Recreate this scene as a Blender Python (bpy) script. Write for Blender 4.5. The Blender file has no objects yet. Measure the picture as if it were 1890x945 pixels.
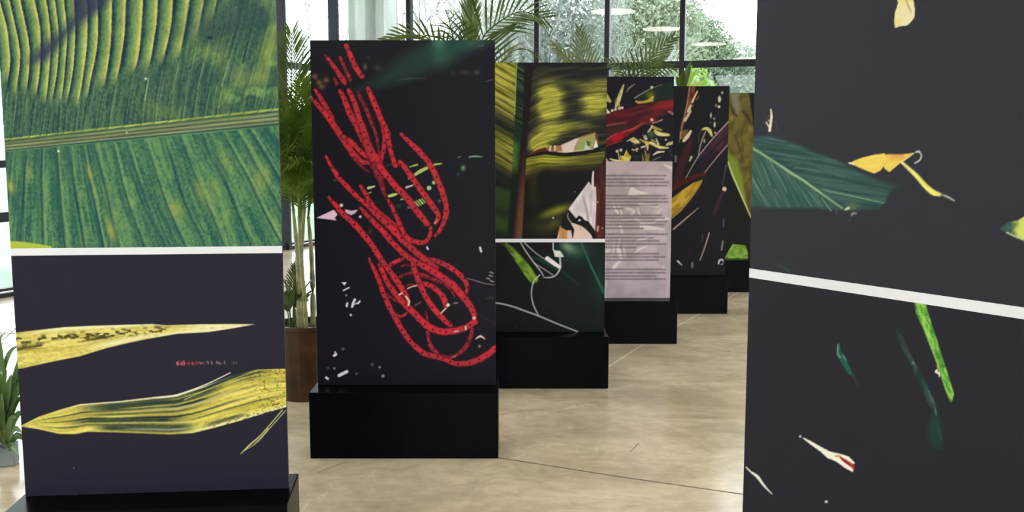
import bpy, math, random
import numpy as np

# ------------------------------------------------------------------ camera, sky, exposure
SC = bpy.context.scene
COL = SC.collection
F_PX, PITCH, EYE = 1810.0, 0.1174, 1.6          # fitted to the photograph (1890 x 945)

cam_data = bpy.data.cameras.new('camera')
cam_data.sensor_width = 36.0
cam_data.lens = 36.0 * F_PX / 1890.0
cam_data.clip_end = 500
cam = bpy.data.objects.new('camera', cam_data)
COL.objects.link(cam)
cam.location = (0, 0, EYE)
cam.rotation_euler = (math.pi / 2 - PITCH, 0, 0)
SC.camera = cam

SKY = 6.0
world = bpy.data.worlds.new('overcast_sky')
SC.world = world
world.use_nodes = True
wn = world.node_tree.nodes
wl = world.node_tree.links
wn.clear()
w_out = wn.new('ShaderNodeOutputWorld')
w_bg = wn.new('ShaderNodeBackground')
w_tc = wn.new('ShaderNodeTexCoord')
w_sep = wn.new('ShaderNodeSeparateXYZ')
w_ramp = wn.new('ShaderNodeValToRGB')
w_ramp.color_ramp.elements[0].position = 0.0
w_ramp.color_ramp.elements[0].color = (0.95, 0.98, 1.0, 1)
w_ramp.color_ramp.elements[1].position = 1.0
w_ramp.color_ramp.elements[1].color = (0.80, 0.90, 1.0, 1)
wl.new(w_tc.outputs['Generated'], w_sep.inputs[0])
wl.new(w_sep.outputs['Z'], w_ramp.inputs[0])
wl.new(w_ramp.outputs[0], w_bg.inputs['Color'])
w_bg.inputs['Strength'].default_value = SKY
wl.new(w_bg.outputs[0], w_out.inputs[0])

SC.view_settings.view_transform = 'Standard'
SC.view_settings.look = 'None'
SC.view_settings.exposure = -0.13
SC.view_settings.gamma = 1.0
SC.view_settings.use_curve_mapping = False
SC.cycles.use_denoising = True
SC.cycles.max_bounces = 10
SC.cycles.diffuse_bounces = 5
SC.cycles.glossy_bounces = 4
SC.cycles.transparent_max_bounces = 24
SC.cycles.caustics_reflective = False
SC.cycles.caustics_refractive = False
SC.cycles.sample_clamp_indirect = 6.0

R = random.Random(7)
NR = np.random.default_rng(11)


# ------------------------------------------------------------------ geometry helpers
def ray(px, py):
    dx = (px - 945) / F_PX
    up = -(py - 472.5) / F_PX
    c, s = math.cos(PITCH), math.sin(PITCH)
    return np.array([dx, c + up * s, -s + up * c])


def at(px, py, y):
    """the point of the place seen at a traced spot of the photograph, at depth y"""
    d = ray(px, py)
    p = d * (y / d[1])
    return np.array([p[0], p[1], p[2] + EYE])


def ground(px, py, z=0.0):
    d = ray(px, py)
    t = (z - EYE) / d[2]
    return np.array([d[0] * t, d[1] * t, z])


def trace_coords(P):
    """traced coordinates of points on a print, to carry tracings onto its sheet"""
    c, s = math.cos(PITCH), math.sin(PITCH)
    z = P[:, 2] - EYE
    d = P[:, 1] * c - z * s
    u = z * c + P[:, 1] * s
    return 945 + F_PX * P[:, 0] / d, 472.5 - F_PX * u / d


def empty(name, loc, label=None, cat=None, group=None, kind=None):
    o = bpy.data.objects.new(name, None)
    o.empty_display_size = 0.1
    COL.objects.link(o)
    o.location = tuple(loc)
    if label: o['label'] = label
    if cat: o['category'] = cat
    if group: o['group'] = group
    if kind: o['kind'] = kind
    return o


ROOT_LOC = {}


def root_loc(o):
    v = np.zeros(3)
    while o is not None:
        v = v + np.array(o.location)
        o = o.parent
    return v


def link_mesh(name, me, mat, parent=None, kind=None, label=None):
    o = bpy.data.objects.new(name, me)
    COL.objects.link(o)
    if mat is not None:
        me.materials.append(mat)
    if parent is not None:
        o.parent = parent
    if kind: o['kind'] = kind
    if label: o['label'] = label
    return o


def make(name, verts, faces, mat, parent=None, smooth=False, kind=None, label=None):
    """verts in world coordinates"""
    v = np.asarray(verts, float)
    if parent is not None:
        v = v - root_loc(parent)
    me = bpy.data.meshes.new(name)
    me.from_pydata(v.tolist(), [], [tuple(f) for f in faces])
    me.update()
    if smooth:
        me.polygons.foreach_set('use_smooth', np.ones(len(me.polygons), bool))
    return link_mesh(name, me, mat, parent, kind, label)


def make_np(name, verts, faces, mat, parent=None, smooth=False, kind=None, label=None):
    """verts (N,3), faces (M,k) arrays, world coordinates"""
    v = np.asarray(verts, np.float64)
    if parent is not None:
        v = v - root_loc(parent)
    f = np.asarray(faces, np.int32)
    k = f.shape[1]
    me = bpy.data.meshes.new(name)
    me.vertices.add(len(v))
    me.vertices.foreach_set('co', v.astype(np.float32).ravel())
    me.loops.add(f.size)
    me.loops.foreach_set('vertex_index', f.ravel())
    me.polygons.add(len(f))
    me.polygons.foreach_set('loop_start', np.arange(0, f.size, k, dtype=np.int32))
    if smooth:
        me.polygons.foreach_set('use_smooth', np.ones(len(f), bool))
    me.update(calc_edges=True)
    return link_mesh(name, me, mat, parent, kind, label)


class MB:
    """collects simple shapes into one mesh"""
    def __init__(self):
        self.v, self.f = [], []

    def box(self, c, ux, uy, uz, sx, sy, sz, bevel=0.0):
        c = np.array(c, float); ux = np.array(ux, float); uy = np.array(uy, float); uz = np.array(uz, float)
        n = len(self.v)
        if bevel <= 0:
            for k in range(8):
                a = (1 if k & 1 else -1) * sx / 2
                b = (1 if k & 2 else -1) * sy / 2
                d = (1 if k & 4 else -1) * sz / 2
                self.v.append(c + ux * a + uy * b + uz * d)
            for q in ((0, 2, 3, 1), (4, 5, 7, 6), (0, 1, 5, 4), (2, 6, 7, 3), (0, 4, 6, 2), (1, 3, 7, 5)):
                self.f.append([n + i for i in q])
            return
        # box with chamfered edges: 24 vertices
        idx = {}
        h = (sx / 2, sy / 2, sz / 2)
        for k in range(8):
            s = [1 if k & 1 else -1, 1 if k & 2 else -1, 1 if k & 4 else -1]
            for ax in range(3):
                d = [s[i] * (h[i] if i == ax else h[i] - bevel) for i in range(3)]
                idx[(k, ax)] = len(self.v)
                self.v.append(c + ux * d[0] + uy * d[1] + uz * d[2])
        for ax, ring in ((0, (0, 2, 6, 4)), (1, (0, 4, 5, 1)), (2, (0, 1, 3, 2))):
            bit = 1 << ax
            self.f.append([idx[(k, ax)] for k in ring][::1])
            self.f.append([idx[(k | bit, ax)] for k in ring][::-1])
        for a in range(3):
            b, e = (a + 1) % 3, (a + 2) % 3
            for sb in (0, 1):
                for se in (0, 1):
                    k0 = (sb << b) | (se << e)
                    k1 = k0 | (1 << a)
                    q = [idx[(k0, b)], idx[(k1, b)], idx[(k1, e)], idx[(k0, e)]]
                    self.f.append(q if sb != se else q[::-1])
        for k in range(8):
            t = [idx[(k, 0)], idx[(k, 1)], idx[(k, 2)]]
            self.f.append(t)

    def tube(self, pts, radii, seg=6, cap=True):
        pts = [np.array(p, float) for p in pts]
        n0 = len(self.v)
        for i, p in enumerate(pts):
            t = pts[min(i + 1, len(pts) - 1)] - pts[max(i - 1, 0)]
            t = t / (np.linalg.norm(t) + 1e-12)
            a = np.cross(t, (0.0, 0.0, 1.0))
            if np.linalg.norm(a) < 1e-3:
                a = np.array((1.0, 0, 0))
            a = a / np.linalg.norm(a)
            b = np.cross(t, a)
            r = radii[i] if hasattr(radii, '__len__') else radii
            for k in range(seg):
                g = 2 * math.pi * k / seg
                self.v.append(p + (a * math.cos(g) + b * math.sin(g)) * r)
        for i in range(len(pts) - 1):
            for k in range(seg):
                q = n0 + i * seg
                self.f.append([q + k, q + (k + 1) % seg, q + seg + (k + 1) % seg, q + seg + k])
        if cap:
            self.f.append([n0 + k for k in range(seg)][::-1])
            e = n0 + (len(pts) - 1) * seg
            self.f.append([e + k for k in range(seg)])

    def lathe(self, c, prof, seg=24):
        n0 = len(self.v)
        for r, z in prof:
            for k in range(seg):
                g = 2 * math.pi * k / seg
                self.v.append(np.array((c[0] + r * math.cos(g), c[1] + r * math.sin(g), c[2] + z)))
        for i in range(len(prof) - 1):
            for k in range(seg):
                q = n0 + i * seg
                self.f.append([q + k, q + (k + 1) % seg, q + seg + (k + 1) % seg, q + seg + k])
        self.f.append([n0 + k for k in range(seg)][::-1])
        e = n0 + (len(prof) - 1) * seg
        self.f.append([e + k for k in range(seg)])

    def build(self, name, mat, parent=None, smooth=False, kind=None, label=None):
        return make(name, self.v, self.f, mat, parent, smooth, kind, label)


# ------------------------------------------------------------------ materials
def new_mat(name):
    m = bpy.data.materials.new(name)
    m.use_nodes = True
    nt = m.node_tree
    for n in list(nt.nodes):
        nt.nodes.remove(n)
    out = nt.nodes.new('ShaderNodeOutputMaterial')
    return m, nt, out


def princ(name, c1, c2=None, scale=8.0, rough=0.5, spec=0.5, metal=0.0, bump=0.0, bscale=60.0, stretch=(1, 1, 1), translucent=0.0):
    m, nt, out = new_mat(name)
    N, L = nt.nodes, nt.links
    b = N.new('ShaderNodeBsdfPrincipled')
    b.inputs['Roughness'].default_value = rough
    b.inputs['Specular IOR Level'].default_value = spec
    b.inputs['Metallic'].default_value = metal
    tc = N.new('ShaderNodeTexCoord')
    mp = N.new('ShaderNodeMapping')
    mp.inputs['Scale'].default_value = stretch
    L.new(tc.outputs['Object'], mp.inputs[0])
    no = N.new('ShaderNodeTexNoise')
    no.inputs['Scale'].default_value = scale
    no.inputs['Detail'].default_value = 5
    L.new(mp.outputs[0], no.inputs['Vector'])
    ra = N.new('ShaderNodeValToRGB')
    ra.color_ramp.elements[0].position = 0.35
    ra.color_ramp.elements[1].position = 0.65
    ra.color_ramp.elements[0].color = (*c1, 1)
    ra.color_ramp.elements[1].color = (*(c2 or c1), 1)
    L.new(no.outputs['Fac'], ra.inputs[0])
    L.new(ra.outputs[0], b.inputs['Base Color'])
    if bump > 0:
        n2 = N.new('ShaderNodeTexNoise')
        n2.inputs['Scale'].default_value = bscale
        L.new(mp.outputs[0], n2.inputs['Vector'])
        bp = N.new('ShaderNodeBump')
        bp.inputs['Strength'].default_value = bump
        bp.inputs['Distance'].default_value = 0.01
        L.new(n2.outputs['Fac'], bp.inputs['Height'])
        L.new(bp.outputs[0], b.inputs['Normal'])
    if translucent > 0:
        tr = N.new('ShaderNodeBsdfTranslucent')
        L.new(ra.outputs[0], tr.inputs['Color'])
        mx = N.new('ShaderNodeMixShader')
        mx.inputs[0].default_value = translucent
        L.new(b.outputs[0], mx.inputs[1])
        L.new(tr.outputs[0], mx.inputs[2])
        L.new(mx.outputs[0], out.inputs['Surface'])
    else:
        L.new(b.outputs[0], out.inputs['Surface'])
    return m


def mat_glass():
    m, nt, out = new_mat('clear_glass')
    N, L = nt.nodes, nt.links
    tr = N.new('ShaderNodeBsdfTransparent')
    tr.inputs['Color'].default_value = (0.95, 0.98, 0.97, 1)
    gl = N.new('ShaderNodeBsdfGlossy')
    gl.inputs['Roughness'].default_value = 0.02
    fr = N.new('ShaderNodeFresnel')
    ge = N.new('ShaderNodeNewGeometry')
    io = N.new('ShaderNodeMapRange')          # thin sheet: the same reflectance from either face
    io.inputs['To Min'].default_value = 1.45
    io.inputs['To Max'].default_value = 1 / 1.45
    L.new(ge.outputs['Backfacing'], io.inputs['Value'])
    L.new(io.outputs[0], fr.inputs['IOR'])
    mx = N.new('ShaderNodeMixShader')
    L.new(fr.outputs[0], mx.inputs[0])
    L.new(tr.outputs[0], mx.inputs[1])
    L.new(gl.outputs[0], mx.inputs[2])
    L.new(mx.outputs[0], out.inputs['Surface'])
    return m


def mat_emit(name, c, s):
    m, nt, out = new_mat(name)
    e = nt.nodes.new('ShaderNodeEmission')
    e.inputs['Color'].default_value = (*c, 1)
    e.inputs['Strength'].default_value = s
    nt.links.new(e.outputs[0], out.inputs['Surface'])
    return m


def mat_print(name, rough=0.5, spec=0.12):
    """ink on a matt laminated sheet: colour comes from the ink laid on the sheet"""
    m, nt, out = new_mat(name)
    N, L = nt.nodes, nt.links
    b = N.new('ShaderNodeBsdfPrincipled')
    at_ = N.new('ShaderNodeAttribute')
    at_.attribute_name = 'ink'
    L.new(at_.outputs['Color'], b.inputs['Base Color'])
    b.inputs['Roughness'].default_value = rough
    b.inputs['Specular IOR Level'].default_value = spec
    L.new(b.outputs[0], out.inputs['Surface'])
    return m


def mat_floor():
    m, nt, out = new_mat('polished_concrete')
    N, L = nt.nodes, nt.links
    b = N.new('ShaderNodeBsdfPrincipled')
    tc = N.new('ShaderNodeTexCoord')
    mp = N.new('ShaderNodeMapping')
    mp.inputs['Scale'].default_value = (1.0, 1.25, 1)
    mp.inputs['Rotation'].default_value = (0, 0, 0.5)
    L.new(tc.outputs['Object'], mp.inputs[0])

    def noise(scale, detail, rough, vec=None, dist=0.0):
        n = N.new('ShaderNodeTexNoise')
        n.inputs['Scale'].default_value = scale
        n.inputs['Detail'].default_value = detail
        n.inputs['Roughness'].default_value = rough
        n.inputs['Distortion'].default_value = dist
        L.new(vec or mp.outputs[0], n.inputs['Vector'])
        return n

    def ramp(src, p0, c0, p1, c1):
        r = N.new('ShaderNodeValToRGB')
        r.color_ramp.elements[0].position = p0
        r.color_ramp.elements[1].position = p1
        r.color_ramp.elements[0].color = (*c0, 1)
        r.color_ramp.elements[1].color = (*c1, 1)
        L.new(src, r.inputs[0])
        return r

    def mul(a, c, fac, mode='MULTIPLY'):
        x = N.new('ShaderNodeMixRGB')
        x.blend_type = mode
        x.inputs[0].default_value = fac
        L.new(a, x.inputs[1])
        L.new(c, x.inputs[2])
        return x
    big = noise(1.3, 9, 0.66, dist=0.5)
    base = ramp(big.outputs['Fac'], 0.36, (0.45, 0.36, 0.262), 0.64, (0.68, 0.56, 0.43))
    fine = noise(5.5, 10, 0.7, dist=1.2)
    fr = ramp(fine.outputs['Fac'], 0.36, (0.86, 0.85, 0.83), 0.66, (1.08, 1.07, 1.05))
    x1 = mul(base.outputs[0], fr.outputs[0], 1.0)
    mp2 = N.new('ShaderNodeMapping')
    mp2.inputs['Scale'].default_value = (0.9, 3.0, 1)
    mp2.inputs['Rotation'].default_value = (0, 0, -0.22)
    L.new(tc.outputs['Object'], mp2.inputs[0])
    st = noise(1.6, 8, 0.68, mp2.outputs[0], 0.6)
    sr = ramp(st.outputs['Fac'], 0.34, (0.82, 0.80, 0.78), 0.50, (1.0, 1.0, 1.0))
    x2 = mul(x1.outputs[0], sr.outputs[0], 0.85)
    # pale trowel scuffs
    mp3 = N.new('ShaderNodeMapping')
    mp3.inputs['Scale'].default_value = (3.2, 1.1, 1)
    mp3.inputs['Rotation'].default_value = (0, 0, 0.75)
    L.new(tc.outputs['Object'], mp3.inputs[0])
    sc = noise(3.0, 4, 0.5, mp3.outputs[0], 2.0)
    sr2 = ramp(sc.outputs['Fac'], 0.66, (0, 0, 0), 0.76, (0.10, 0.095, 0.085))
    x3 = mul(x2.outputs[0], sr2.outputs[0], 1.0, 'ADD')
    L.new(x3.outputs[0], b.inputs['Base Color'])
    rr = N.new('ShaderNodeMapRange')
    rr.inputs['To Min'].default_value = 0.10
    rr.inputs['To Max'].default_value = 0.26
    L.new(fine.outputs['Fac'], rr.inputs['Value'])
    L.new(rr.outputs[0], b.inputs['Roughness'])
    b.inputs['Specular IOR Level'].default_value = 0.5
    bp = N.new('ShaderNodeBump')
    bp.inputs['Strength'].default_value = 0.05
    bp.inputs['Distance'].default_value = 0.01
    L.new(big.outputs['Fac'], bp.inputs['Height'])
    L.new(bp.outputs[0], b.inputs['Normal'])
    L.new(b.outputs[0], out.inputs['Surface'])
    return m


M = {}
M['floor'] = mat_floor()
M['joint_dark'] = princ('joint_filler_dark', (0.13, 0.095, 0.065), (0.20, 0.155, 0.11), 12, rough=0.6)
M['joint_pale'] = princ('joint_filler_pale', (0.50, 0.43, 0.32), (0.62, 0.55, 0.43), 12, rough=0.5)
M['frame'] = princ('dark_bronze_aluminium', (0.008, 0.009, 0.013), (0.012, 0.013, 0.019), 3, rough=0.42, spec=0.18)
M['glass'] = mat_glass()
M['ceiling'] = princ('white_ceiling_paint', (0.82, 0.82, 0.81), (0.86, 0.86, 0.85), 2, rough=0.85)
M['wall'] = princ('white_wall_paint', (0.72, 0.71, 0.69), (0.78, 0.77, 0.75), 2, rough=0.8)
M['concrete'] = princ('weathered_concrete', (0.31, 0.305, 0.29), (0.48, 0.475, 0.455), 2.2, rough=0.85, bump=0.2, bscale=30, stretch=(2.2, 2.2, 0.35))
M['black'] = princ('black_satin_paint', (0.0012, 0.0014, 0.0024), (0.002, 0.0023, 0.0038), 5, rough=0.24, spec=0.035)
M['board'] = princ('black_board_edge', (0.010, 0.010, 0.012), (0.014, 0.014, 0.017), 5, rough=0.5, spec=0.4)
M['strip'] = princ('white_vinyl_strip', (0.60, 0.585, 0.63), (0.63, 0.615, 0.66), 4, rough=0.45, spec=0.3)
M['print'] = mat_print('laminated_photo_print')
M['pot_brown'] = princ('brown_glazed_pot', (0.022, 0.010, 0.004), (0.060, 0.028, 0.012), 5, rough=0.35, spec=0.2, stretch=(1, 1, 2))
M['pot_grey'] = princ('grey_plastic', (0.10, 0.13, 0.13), (0.16, 0.19, 0.19), 8, rough=0.4)
M['soil'] = princ('potting_soil', (0.015, 0.010, 0.006), (0.04, 0.028, 0.018), 30, rough=0.95, bump=0.8, bscale=50)
M['cane'] = princ('palm_cane', (0.10, 0.12, 0.03), (0.26, 0.22, 0.09), 7, rough=0.45, stretch=(1, 1, 3))
M['frond'] = princ('palm_leaf_green', (0.028, 0.058, 0.008), (0.078, 0.118, 0.018), 5, rough=0.42, spec=0.4, translucent=0.26)
M['frond_bright'] = princ('palm_leaf_bright', (0.045, 0.095, 0.006), (0.13, 0.19, 0.018), 5, rough=0.42, spec=0.4, translucent=0.32)
M['frond_olive'] = princ('palm_leaf_olive', (0.050, 0.075, 0.020), (0.12, 0.14, 0.04), 5, rough=0.42, spec=0.4, translucent=0.28)
M['rachis'] = princ('palm_rachis', (0.14, 0.19, 0.05), (0.24, 0.27, 0.09), 6, rough=0.45)
M['dracaena'] = princ('dracaena_leaf', (0.035, 0.085, 0.02), (0.09, 0.17, 0.04), 5, rough=0.35, spec=0.5, translucent=0.30)
M['lime_leaf'] = princ('lime_green_leaf', (0.20, 0.36, 0.04), (0.34, 0.50, 0.08), 4, rough=0.5, translucent=0.4)
M['tree_grey'] = princ('grey_green_foliage', (0.20, 0.23, 0.20), (0.34, 0.36, 0.33), 1.3, rough=0.6, translucent=0.25)
M['tree_green'] = princ('green_foliage', (0.10, 0.155, 0.10), (0.27, 0.34, 0.21), 1.2, rough=0.6, translucent=0.25)
M['tree_pale'] = princ('pale_green_foliage', (0.19, 0.23, 0.14), (0.36, 0.39, 0.27), 1.0, rough=0.6, translucent=0.25)
M['bark_pale'] = princ('pale_bark', (0.30, 0.29, 0.28), (0.48, 0.47, 0.46), 4, rough=0.8)
M['bark'] = princ('grey_bark', (0.10, 0.09, 0.08), (0.18, 0.16, 0.14), 6, rough=0.85, bump=0.5)
M['lawn'] = princ('lawn_grass', (0.15, 0.235, 0.14), (0.22, 0.31, 0.19), 0.6, rough=0.9)
M['lamp_shell'] = princ('white_lamp_metal', (0.75, 0.75, 0.74), (0.8, 0.8, 0.79), 3, rough=0.4)
M['lamp_light'] = mat_emit('lamp_diffuser', (1.0, 0.93, 0.82), 17.0)

# ------------------------------------------------------------------ the room
CORNER = np.array([-2.5486, 16.2306])
U_BACK = np.array([1.479756 - 3.519787, 14.794196 - 14.066785]); U_BACK = -U_BACK / np.linalg.norm(U_BACK)
U_LEFT = np.array([-5.240664 + 3.326782, 9.972302 - 14.421442]); U_LEFT = U_LEFT / np.linalg.norm(U_LEFT)
LEN_BACK, LEN_LEFT, H_CEIL = 14.4, 23.0, 4.3
P_R = CORNER + U_BACK * LEN_BACK
P_L = CORNER + U_LEFT * LEN_LEFT
P_RR = P_R + U_LEFT * LEN_LEFT
Z = np.array([0.0, 0, 1.0])


def v3(p, z=0.0):
    return np.array([p[0], p[1], z])


def slab(name, quad, z0, z1, mat, kind='structure'):
    q = [v3(p, z0) for p in quad] + [v3(p, z1) for p in quad]
    f = [[3, 2, 1, 0], [4, 5, 6, 7], [0, 1, 5, 4], [1, 2, 6, 5], [2, 3, 7, 6], [3, 0, 4, 7]]
    return make(name, q, f, mat, None, False, kind)


o2 = 0.4
FQ = [CORNER - (U_BACK + U_LEFT) * o2, P_L + (U_LEFT - U_BACK) * o2, P_RR + (U_BACK + U_LEFT) * o2, P_R + (U_BACK - U_LEFT) * o2]
FL = slab('floor', FQ, -0.12, 0.0, M['floor'])
slab('ceiling', FQ, H_CEIL, H_CEIL + 0.2, M['ceiling'])


def ground_strip(name, pts, w, mat, z=0.0006, parent=None):
    v, f = [], []
    n = len(pts)
    for i, p in enumerate(pts):
        a = np.array(pts[min(i + 1, n - 1)]) - np.array(pts[max(i - 1, 0)])
        a = a / np.linalg.norm(a)
        s = np.array([-a[1], a[0]]) * w / 2
        v += [v3(np.array(p) + s, z), v3(np.array(p) - s, z)]
        if i:
            k = 2 * i
            f.append([k - 2, k - 1, k + 1, k])
    o = make(name, v, f, mat, parent)
    return o


# saw-cut and filled joints of the concrete, lying where the photograph shows them
j = [ground(933, 847)[:2], ground(1144, 880)[:2], ground(1369, 912)[:2]]
dj = (j[2] - j[0]) / np.linalg.norm(j[2] - j[0])
ground_strip('floor_joint', [j[0] - dj * 0.45, j[0], j[1], j[2], j[2] + dj * 4], 0.013, M['joint_dark'], parent=FL)
k = [ground(1124, 676)[:2], ground(1185, 637)[:2], ground(1275, 588)[:2]]
ground_strip('floor_joint', [k[0] - (k[1] - k[0]) * 0.7, k[0], k[1], k[2], k[2] + (k[2] - k[1]) * 1.5], 0.010, M['joint_pale'], parent=FL)
for sc_ in (((586, 873), (615, 861), (642, 851)), ((1163, 834), (1171, 827), (1179, 817)), ((925, 765), (975, 757), (1040, 754))):
    ground_strip('floor_scuff', [ground(*q)[:2] for q in sc_], 0.005, M['joint_dark'], parent=FL)
mm = [ground(1245, 620)[:2], ground(1324, 621)[:2], ground(1380, 622)[:2]]
ground_strip('floor_joint', mm, 0.010, M['joint_pale'], parent=FL)


def window_wall(name, origin, u, stops, rails, label, inward, deep=0.14, thick=0.075, last=None):
    """glazed wall: mullions, rails between them, and one pane in every opening"""
    root = empty(name, v3(origin), label, None, None, 'structure')
    u3 = v3(u)
    n3 = np.array([inward[0], inward[1], 0.0])
    for s in stops:
        b = MB()
        b.box(v3(origin + u * s, H_CEIL / 2) + n3 * 0.0, u3, n3, Z, thick, deep, H_CEIL, 0.004)
        b.build('mullion', M['frame'], root)
    for i in range(len(stops) - 1):
        a, c = stops[i], stops[i + 1]
        mid, ln = (a + c) / 2, (c - a) - thick
        zz = [r[0] for r in rails]
        for (z, h) in rails:
            b = MB()
            b.box(v3(origin + u * mid, z), u3, n3, Z, ln, deep * 0.6, h, 0.003)
            b.build('rail', M['frame'], root)
        for q in range(len(rails) - 1):
            z0 = rails[q][0] + rails[q][1] / 2
            z1 = rails[q + 1][0] - rails[q + 1][1] / 2
            if z1 - z0 < 0.03: continue
            b = MB()
            b.box(v3(origin + u * mid, (z0 + z1) / 2), u3, n3, Z, ln, 0.008, z1 - z0)
            b.build('pane', M['glass'], root)
    return root


N_LEFT_IN = -np.array([-U_LEFT[1], U_LEFT[0]])
if N_LEFT_IN @ (np.zeros(2) - CORNER) < 0: N_LEFT_IN = -N_LEFT_IN
N_BACK_IN = np.array([-U_BACK[1], U_BACK[0]])
if N_BACK_IN @ (np.zeros(2) - CORNER) < 0: N_BACK_IN = -N_BACK_IN
RAILS = [(0.02, 0.04), (0.075, 0.03), (0.82, 0.10), (1.36, 0.075), (2.69, 0.09), (H_CEIL - 0.04, 0.08)]
RAILS_B = [(0.02, 0.04), (0.075, 0.03), (1.36, 0.075), (2.69, 0.10), (H_CEIL - 0.04, 0.08)]
stops_l = [0.62 + 1.373 * i for i in range(17)]
stops_b = [0.979, 2.032, 3.118, 4.212, 5.325, 6.428] + [6.428 + 1.1 * i for i in range(1, 8)]
window_wall('window_1', CORNER, U_LEFT, stops_l, RAILS, 'dark framed glazed wall along the left side', N_LEFT_IN, 0.16)
window_wall('window_2', CORNER, U_BACK, stops_b, RAILS_B, 'dark framed glazed wall closing the far end', N_BACK_IN, 0.12)
# the short panes that run to the glass corner
cr = empty('window_3', v3(CORNER), 'frameless glass corner in front of the concrete column', None, None, 'structure')
for (u, a, c, n, rl) in ((U_LEFT, 0.012, 0.62 - 0.038, N_LEFT_IN, RAILS), (U_BACK, 0.012, 0.979 - 0.038, N_BACK_IN, RAILS_B)):
    b = MB()
    b.box(v3(CORNER + u * (a + c) / 2, H_CEIL / 2), v3(u), v3(n), Z, c - a, 0.008, H_CEIL)
    b.build('pane', M['glass'], cr)

# concrete column just outside the corner
cc = at(690, 120, 16.75)
b = MB()
b.box((cc[0], cc[1], 2.3), v3(U_BACK), v3(N_BACK_IN), Z, 0.66, 0.55, 4.9, 0.02)
col = b.build('pillar', M['concrete'])
col['kind'] = 'structure'
col['label'] = 'weathered grey concrete column outside the glass corner'

# walls out of view: wide openings to the daylight behind the camera and on the right
def open_wall(name, p, q, post_step, sill, head):
    u = (q - p); ln = np.linalg.norm(u); u = u / ln
    n = np.array([-u[1], u[0]])
    b = MB()
    mid = (p + q) / 2
    b.box(v3(mid, sill / 2), v3(u), v3(n), Z, ln, 0.2, sill)
    b.box(v3(mid, (head + H_CEIL) / 2), v3(u), v3(n), Z, ln, 0.2, H_CEIL - head)
    c = int(ln / post_step)
    for i in range(c + 1):
        b.box(v3(p + u * (ln * i / c), (sill + head) / 2), v3(u), v3(n), Z, 0.3, 0.2, head - sill)
    o = b.build(name, M['wall'])
    o['kind'] = 'structure'
    return o


open_wall('wall_rear', P_L, P_RR, 3.6, 0.5, 4.0)
open_wall('wall_right', P_R, P_RR, 3.8, 0.5, 4.0)

# outside ground
b = MB()
b.box((0, 20, -0.17), (1, 0, 0), (0, 1, 0), Z, 160, 160, 0.08)
lw = b.build('ground_lawn', M['lawn'])
lw['kind'] = 'structure'

# ------------------------------------------------------------------ ceiling lamps (they show as pale discs mirrored in the far glazing)
nB = N_BACK_IN
for i, (px, py) in enumerate(((1132, 21), (1222, 53), (1308, 81), (1380, 108))):
    zl = 3.72
    d = ray(px, py)
    t = (zl - EYE) / d[2]
    p = np.array([d[0] * t, d[1] * t])
    dist = (p - CORNER) @ nB
    p = p - 2 * dist * nB
    lab = ['round white ceiling lamp hanging closest to the far glazing',
           'round white ceiling lamp, second from the far glazing',
           'round white ceiling lamp, third from the far glazing',
           'round white ceiling lamp farthest from the far glazing'][i]
    r = empty('ceiling_lamp', v3(p, zl), lab, 'lamp', 'round ceiling lamps mirrored in the far windows')
    b = MB(); b.lathe((p[0], p[1], zl), [(0.385, 0.0), (0.40, 0.012), (0.40, 0.075), (0.37, 0.10), (0.06, 0.11)], 32)
    b.build('shell', M['lamp_shell'], r, True)
    b = MB(); b.lathe((p[0], p[1], zl), [(0.365, -0.012), (0.375, -0.004), (0.375, -0.0005)], 32)
    b.build('diffuser', M['lamp_light'], r)
    b = MB(); b.tube([(p[0], p[1], zl + 0.11), (p[0], p[1], H_CEIL)], 0.008, 6)
    b.build('cord', M['lamp_shell'], r)


LROW = []  # extra lamps out of view, added to brighten the floor
for (px, py) in ((1132, 21), (1380, 108)):
    d = ray(px, py); t = (3.72 - EYE) / d[2]
    p = np.array([d[0] * t, d[1] * t]); LROW.append(p - 2 * ((p - CORNER) @ nB) * nB)
ls = (LROW[1] - LROW[0]) / 3
fill_spots = [LROW[1] + ls * q for q in (1, 2, 3)] + [LROW[0] + U_BACK * 4.6 + ls * q for q in range(7)]
for p in fill_spots:
    if (p - P_R) @ (-U_BACK) < 0.6: continue
    r = empty('ceiling_lamp', v3(p, 3.72), 'added round lamp, unseen, brightening the floor from above', 'lamp', 'added fill lamps out of view')
    b = MB(); b.lathe((p[0], p[1], 3.72), [(0.385, 0.0), (0.40, 0.012), (0.40, 0.075), (0.37, 0.10), (0.06, 0.11)], 32)
    b.build('shell', M['lamp_shell'], r, True)
    b = MB(); b.lathe((p[0], p[1], 3.72), [(0.365, -0.012), (0.375, -0.004), (0.375, -0.0005)], 32)
    b.build('diffuser', M['lamp_light'], r)
    b = MB(); b.tube([(p[0], p[1], 3.83), (p[0], p[1], H_CEIL)], 0.008, 6)
    b.build('cord', M['lamp_shell'], r)


# ------------------------------------------------------------------ painting the prints (numpy, ink per point of the sheet)
def vnoise(x, y, seed=0):
    xi = np.floor(x).astype(np.int64); yi = np.floor(y).astype(np.int64)
    fx = x - xi; fy = y - yi
    fx = fx * fx * (3 - 2 * fx); fy = fy * fy * (3 - 2 * fy)

    def h(a, b):
        n = (a * 374761393 + b * 668265263 + seed * 1442695041) & 0x7fffffff
        n = ((n ^ (n >> 13)) * 1274126177) & 0x7fffffff
        n = (n ^ (n >> 16)) & 0xffff
        return n / 65535.0
    return ((h(xi, yi) * (1 - fx) + h(xi + 1, yi) * fx) * (1 - fy) + (h(xi, yi + 1) * (1 - fx) + h(xi + 1, yi + 1) * fx) * fy)


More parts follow.
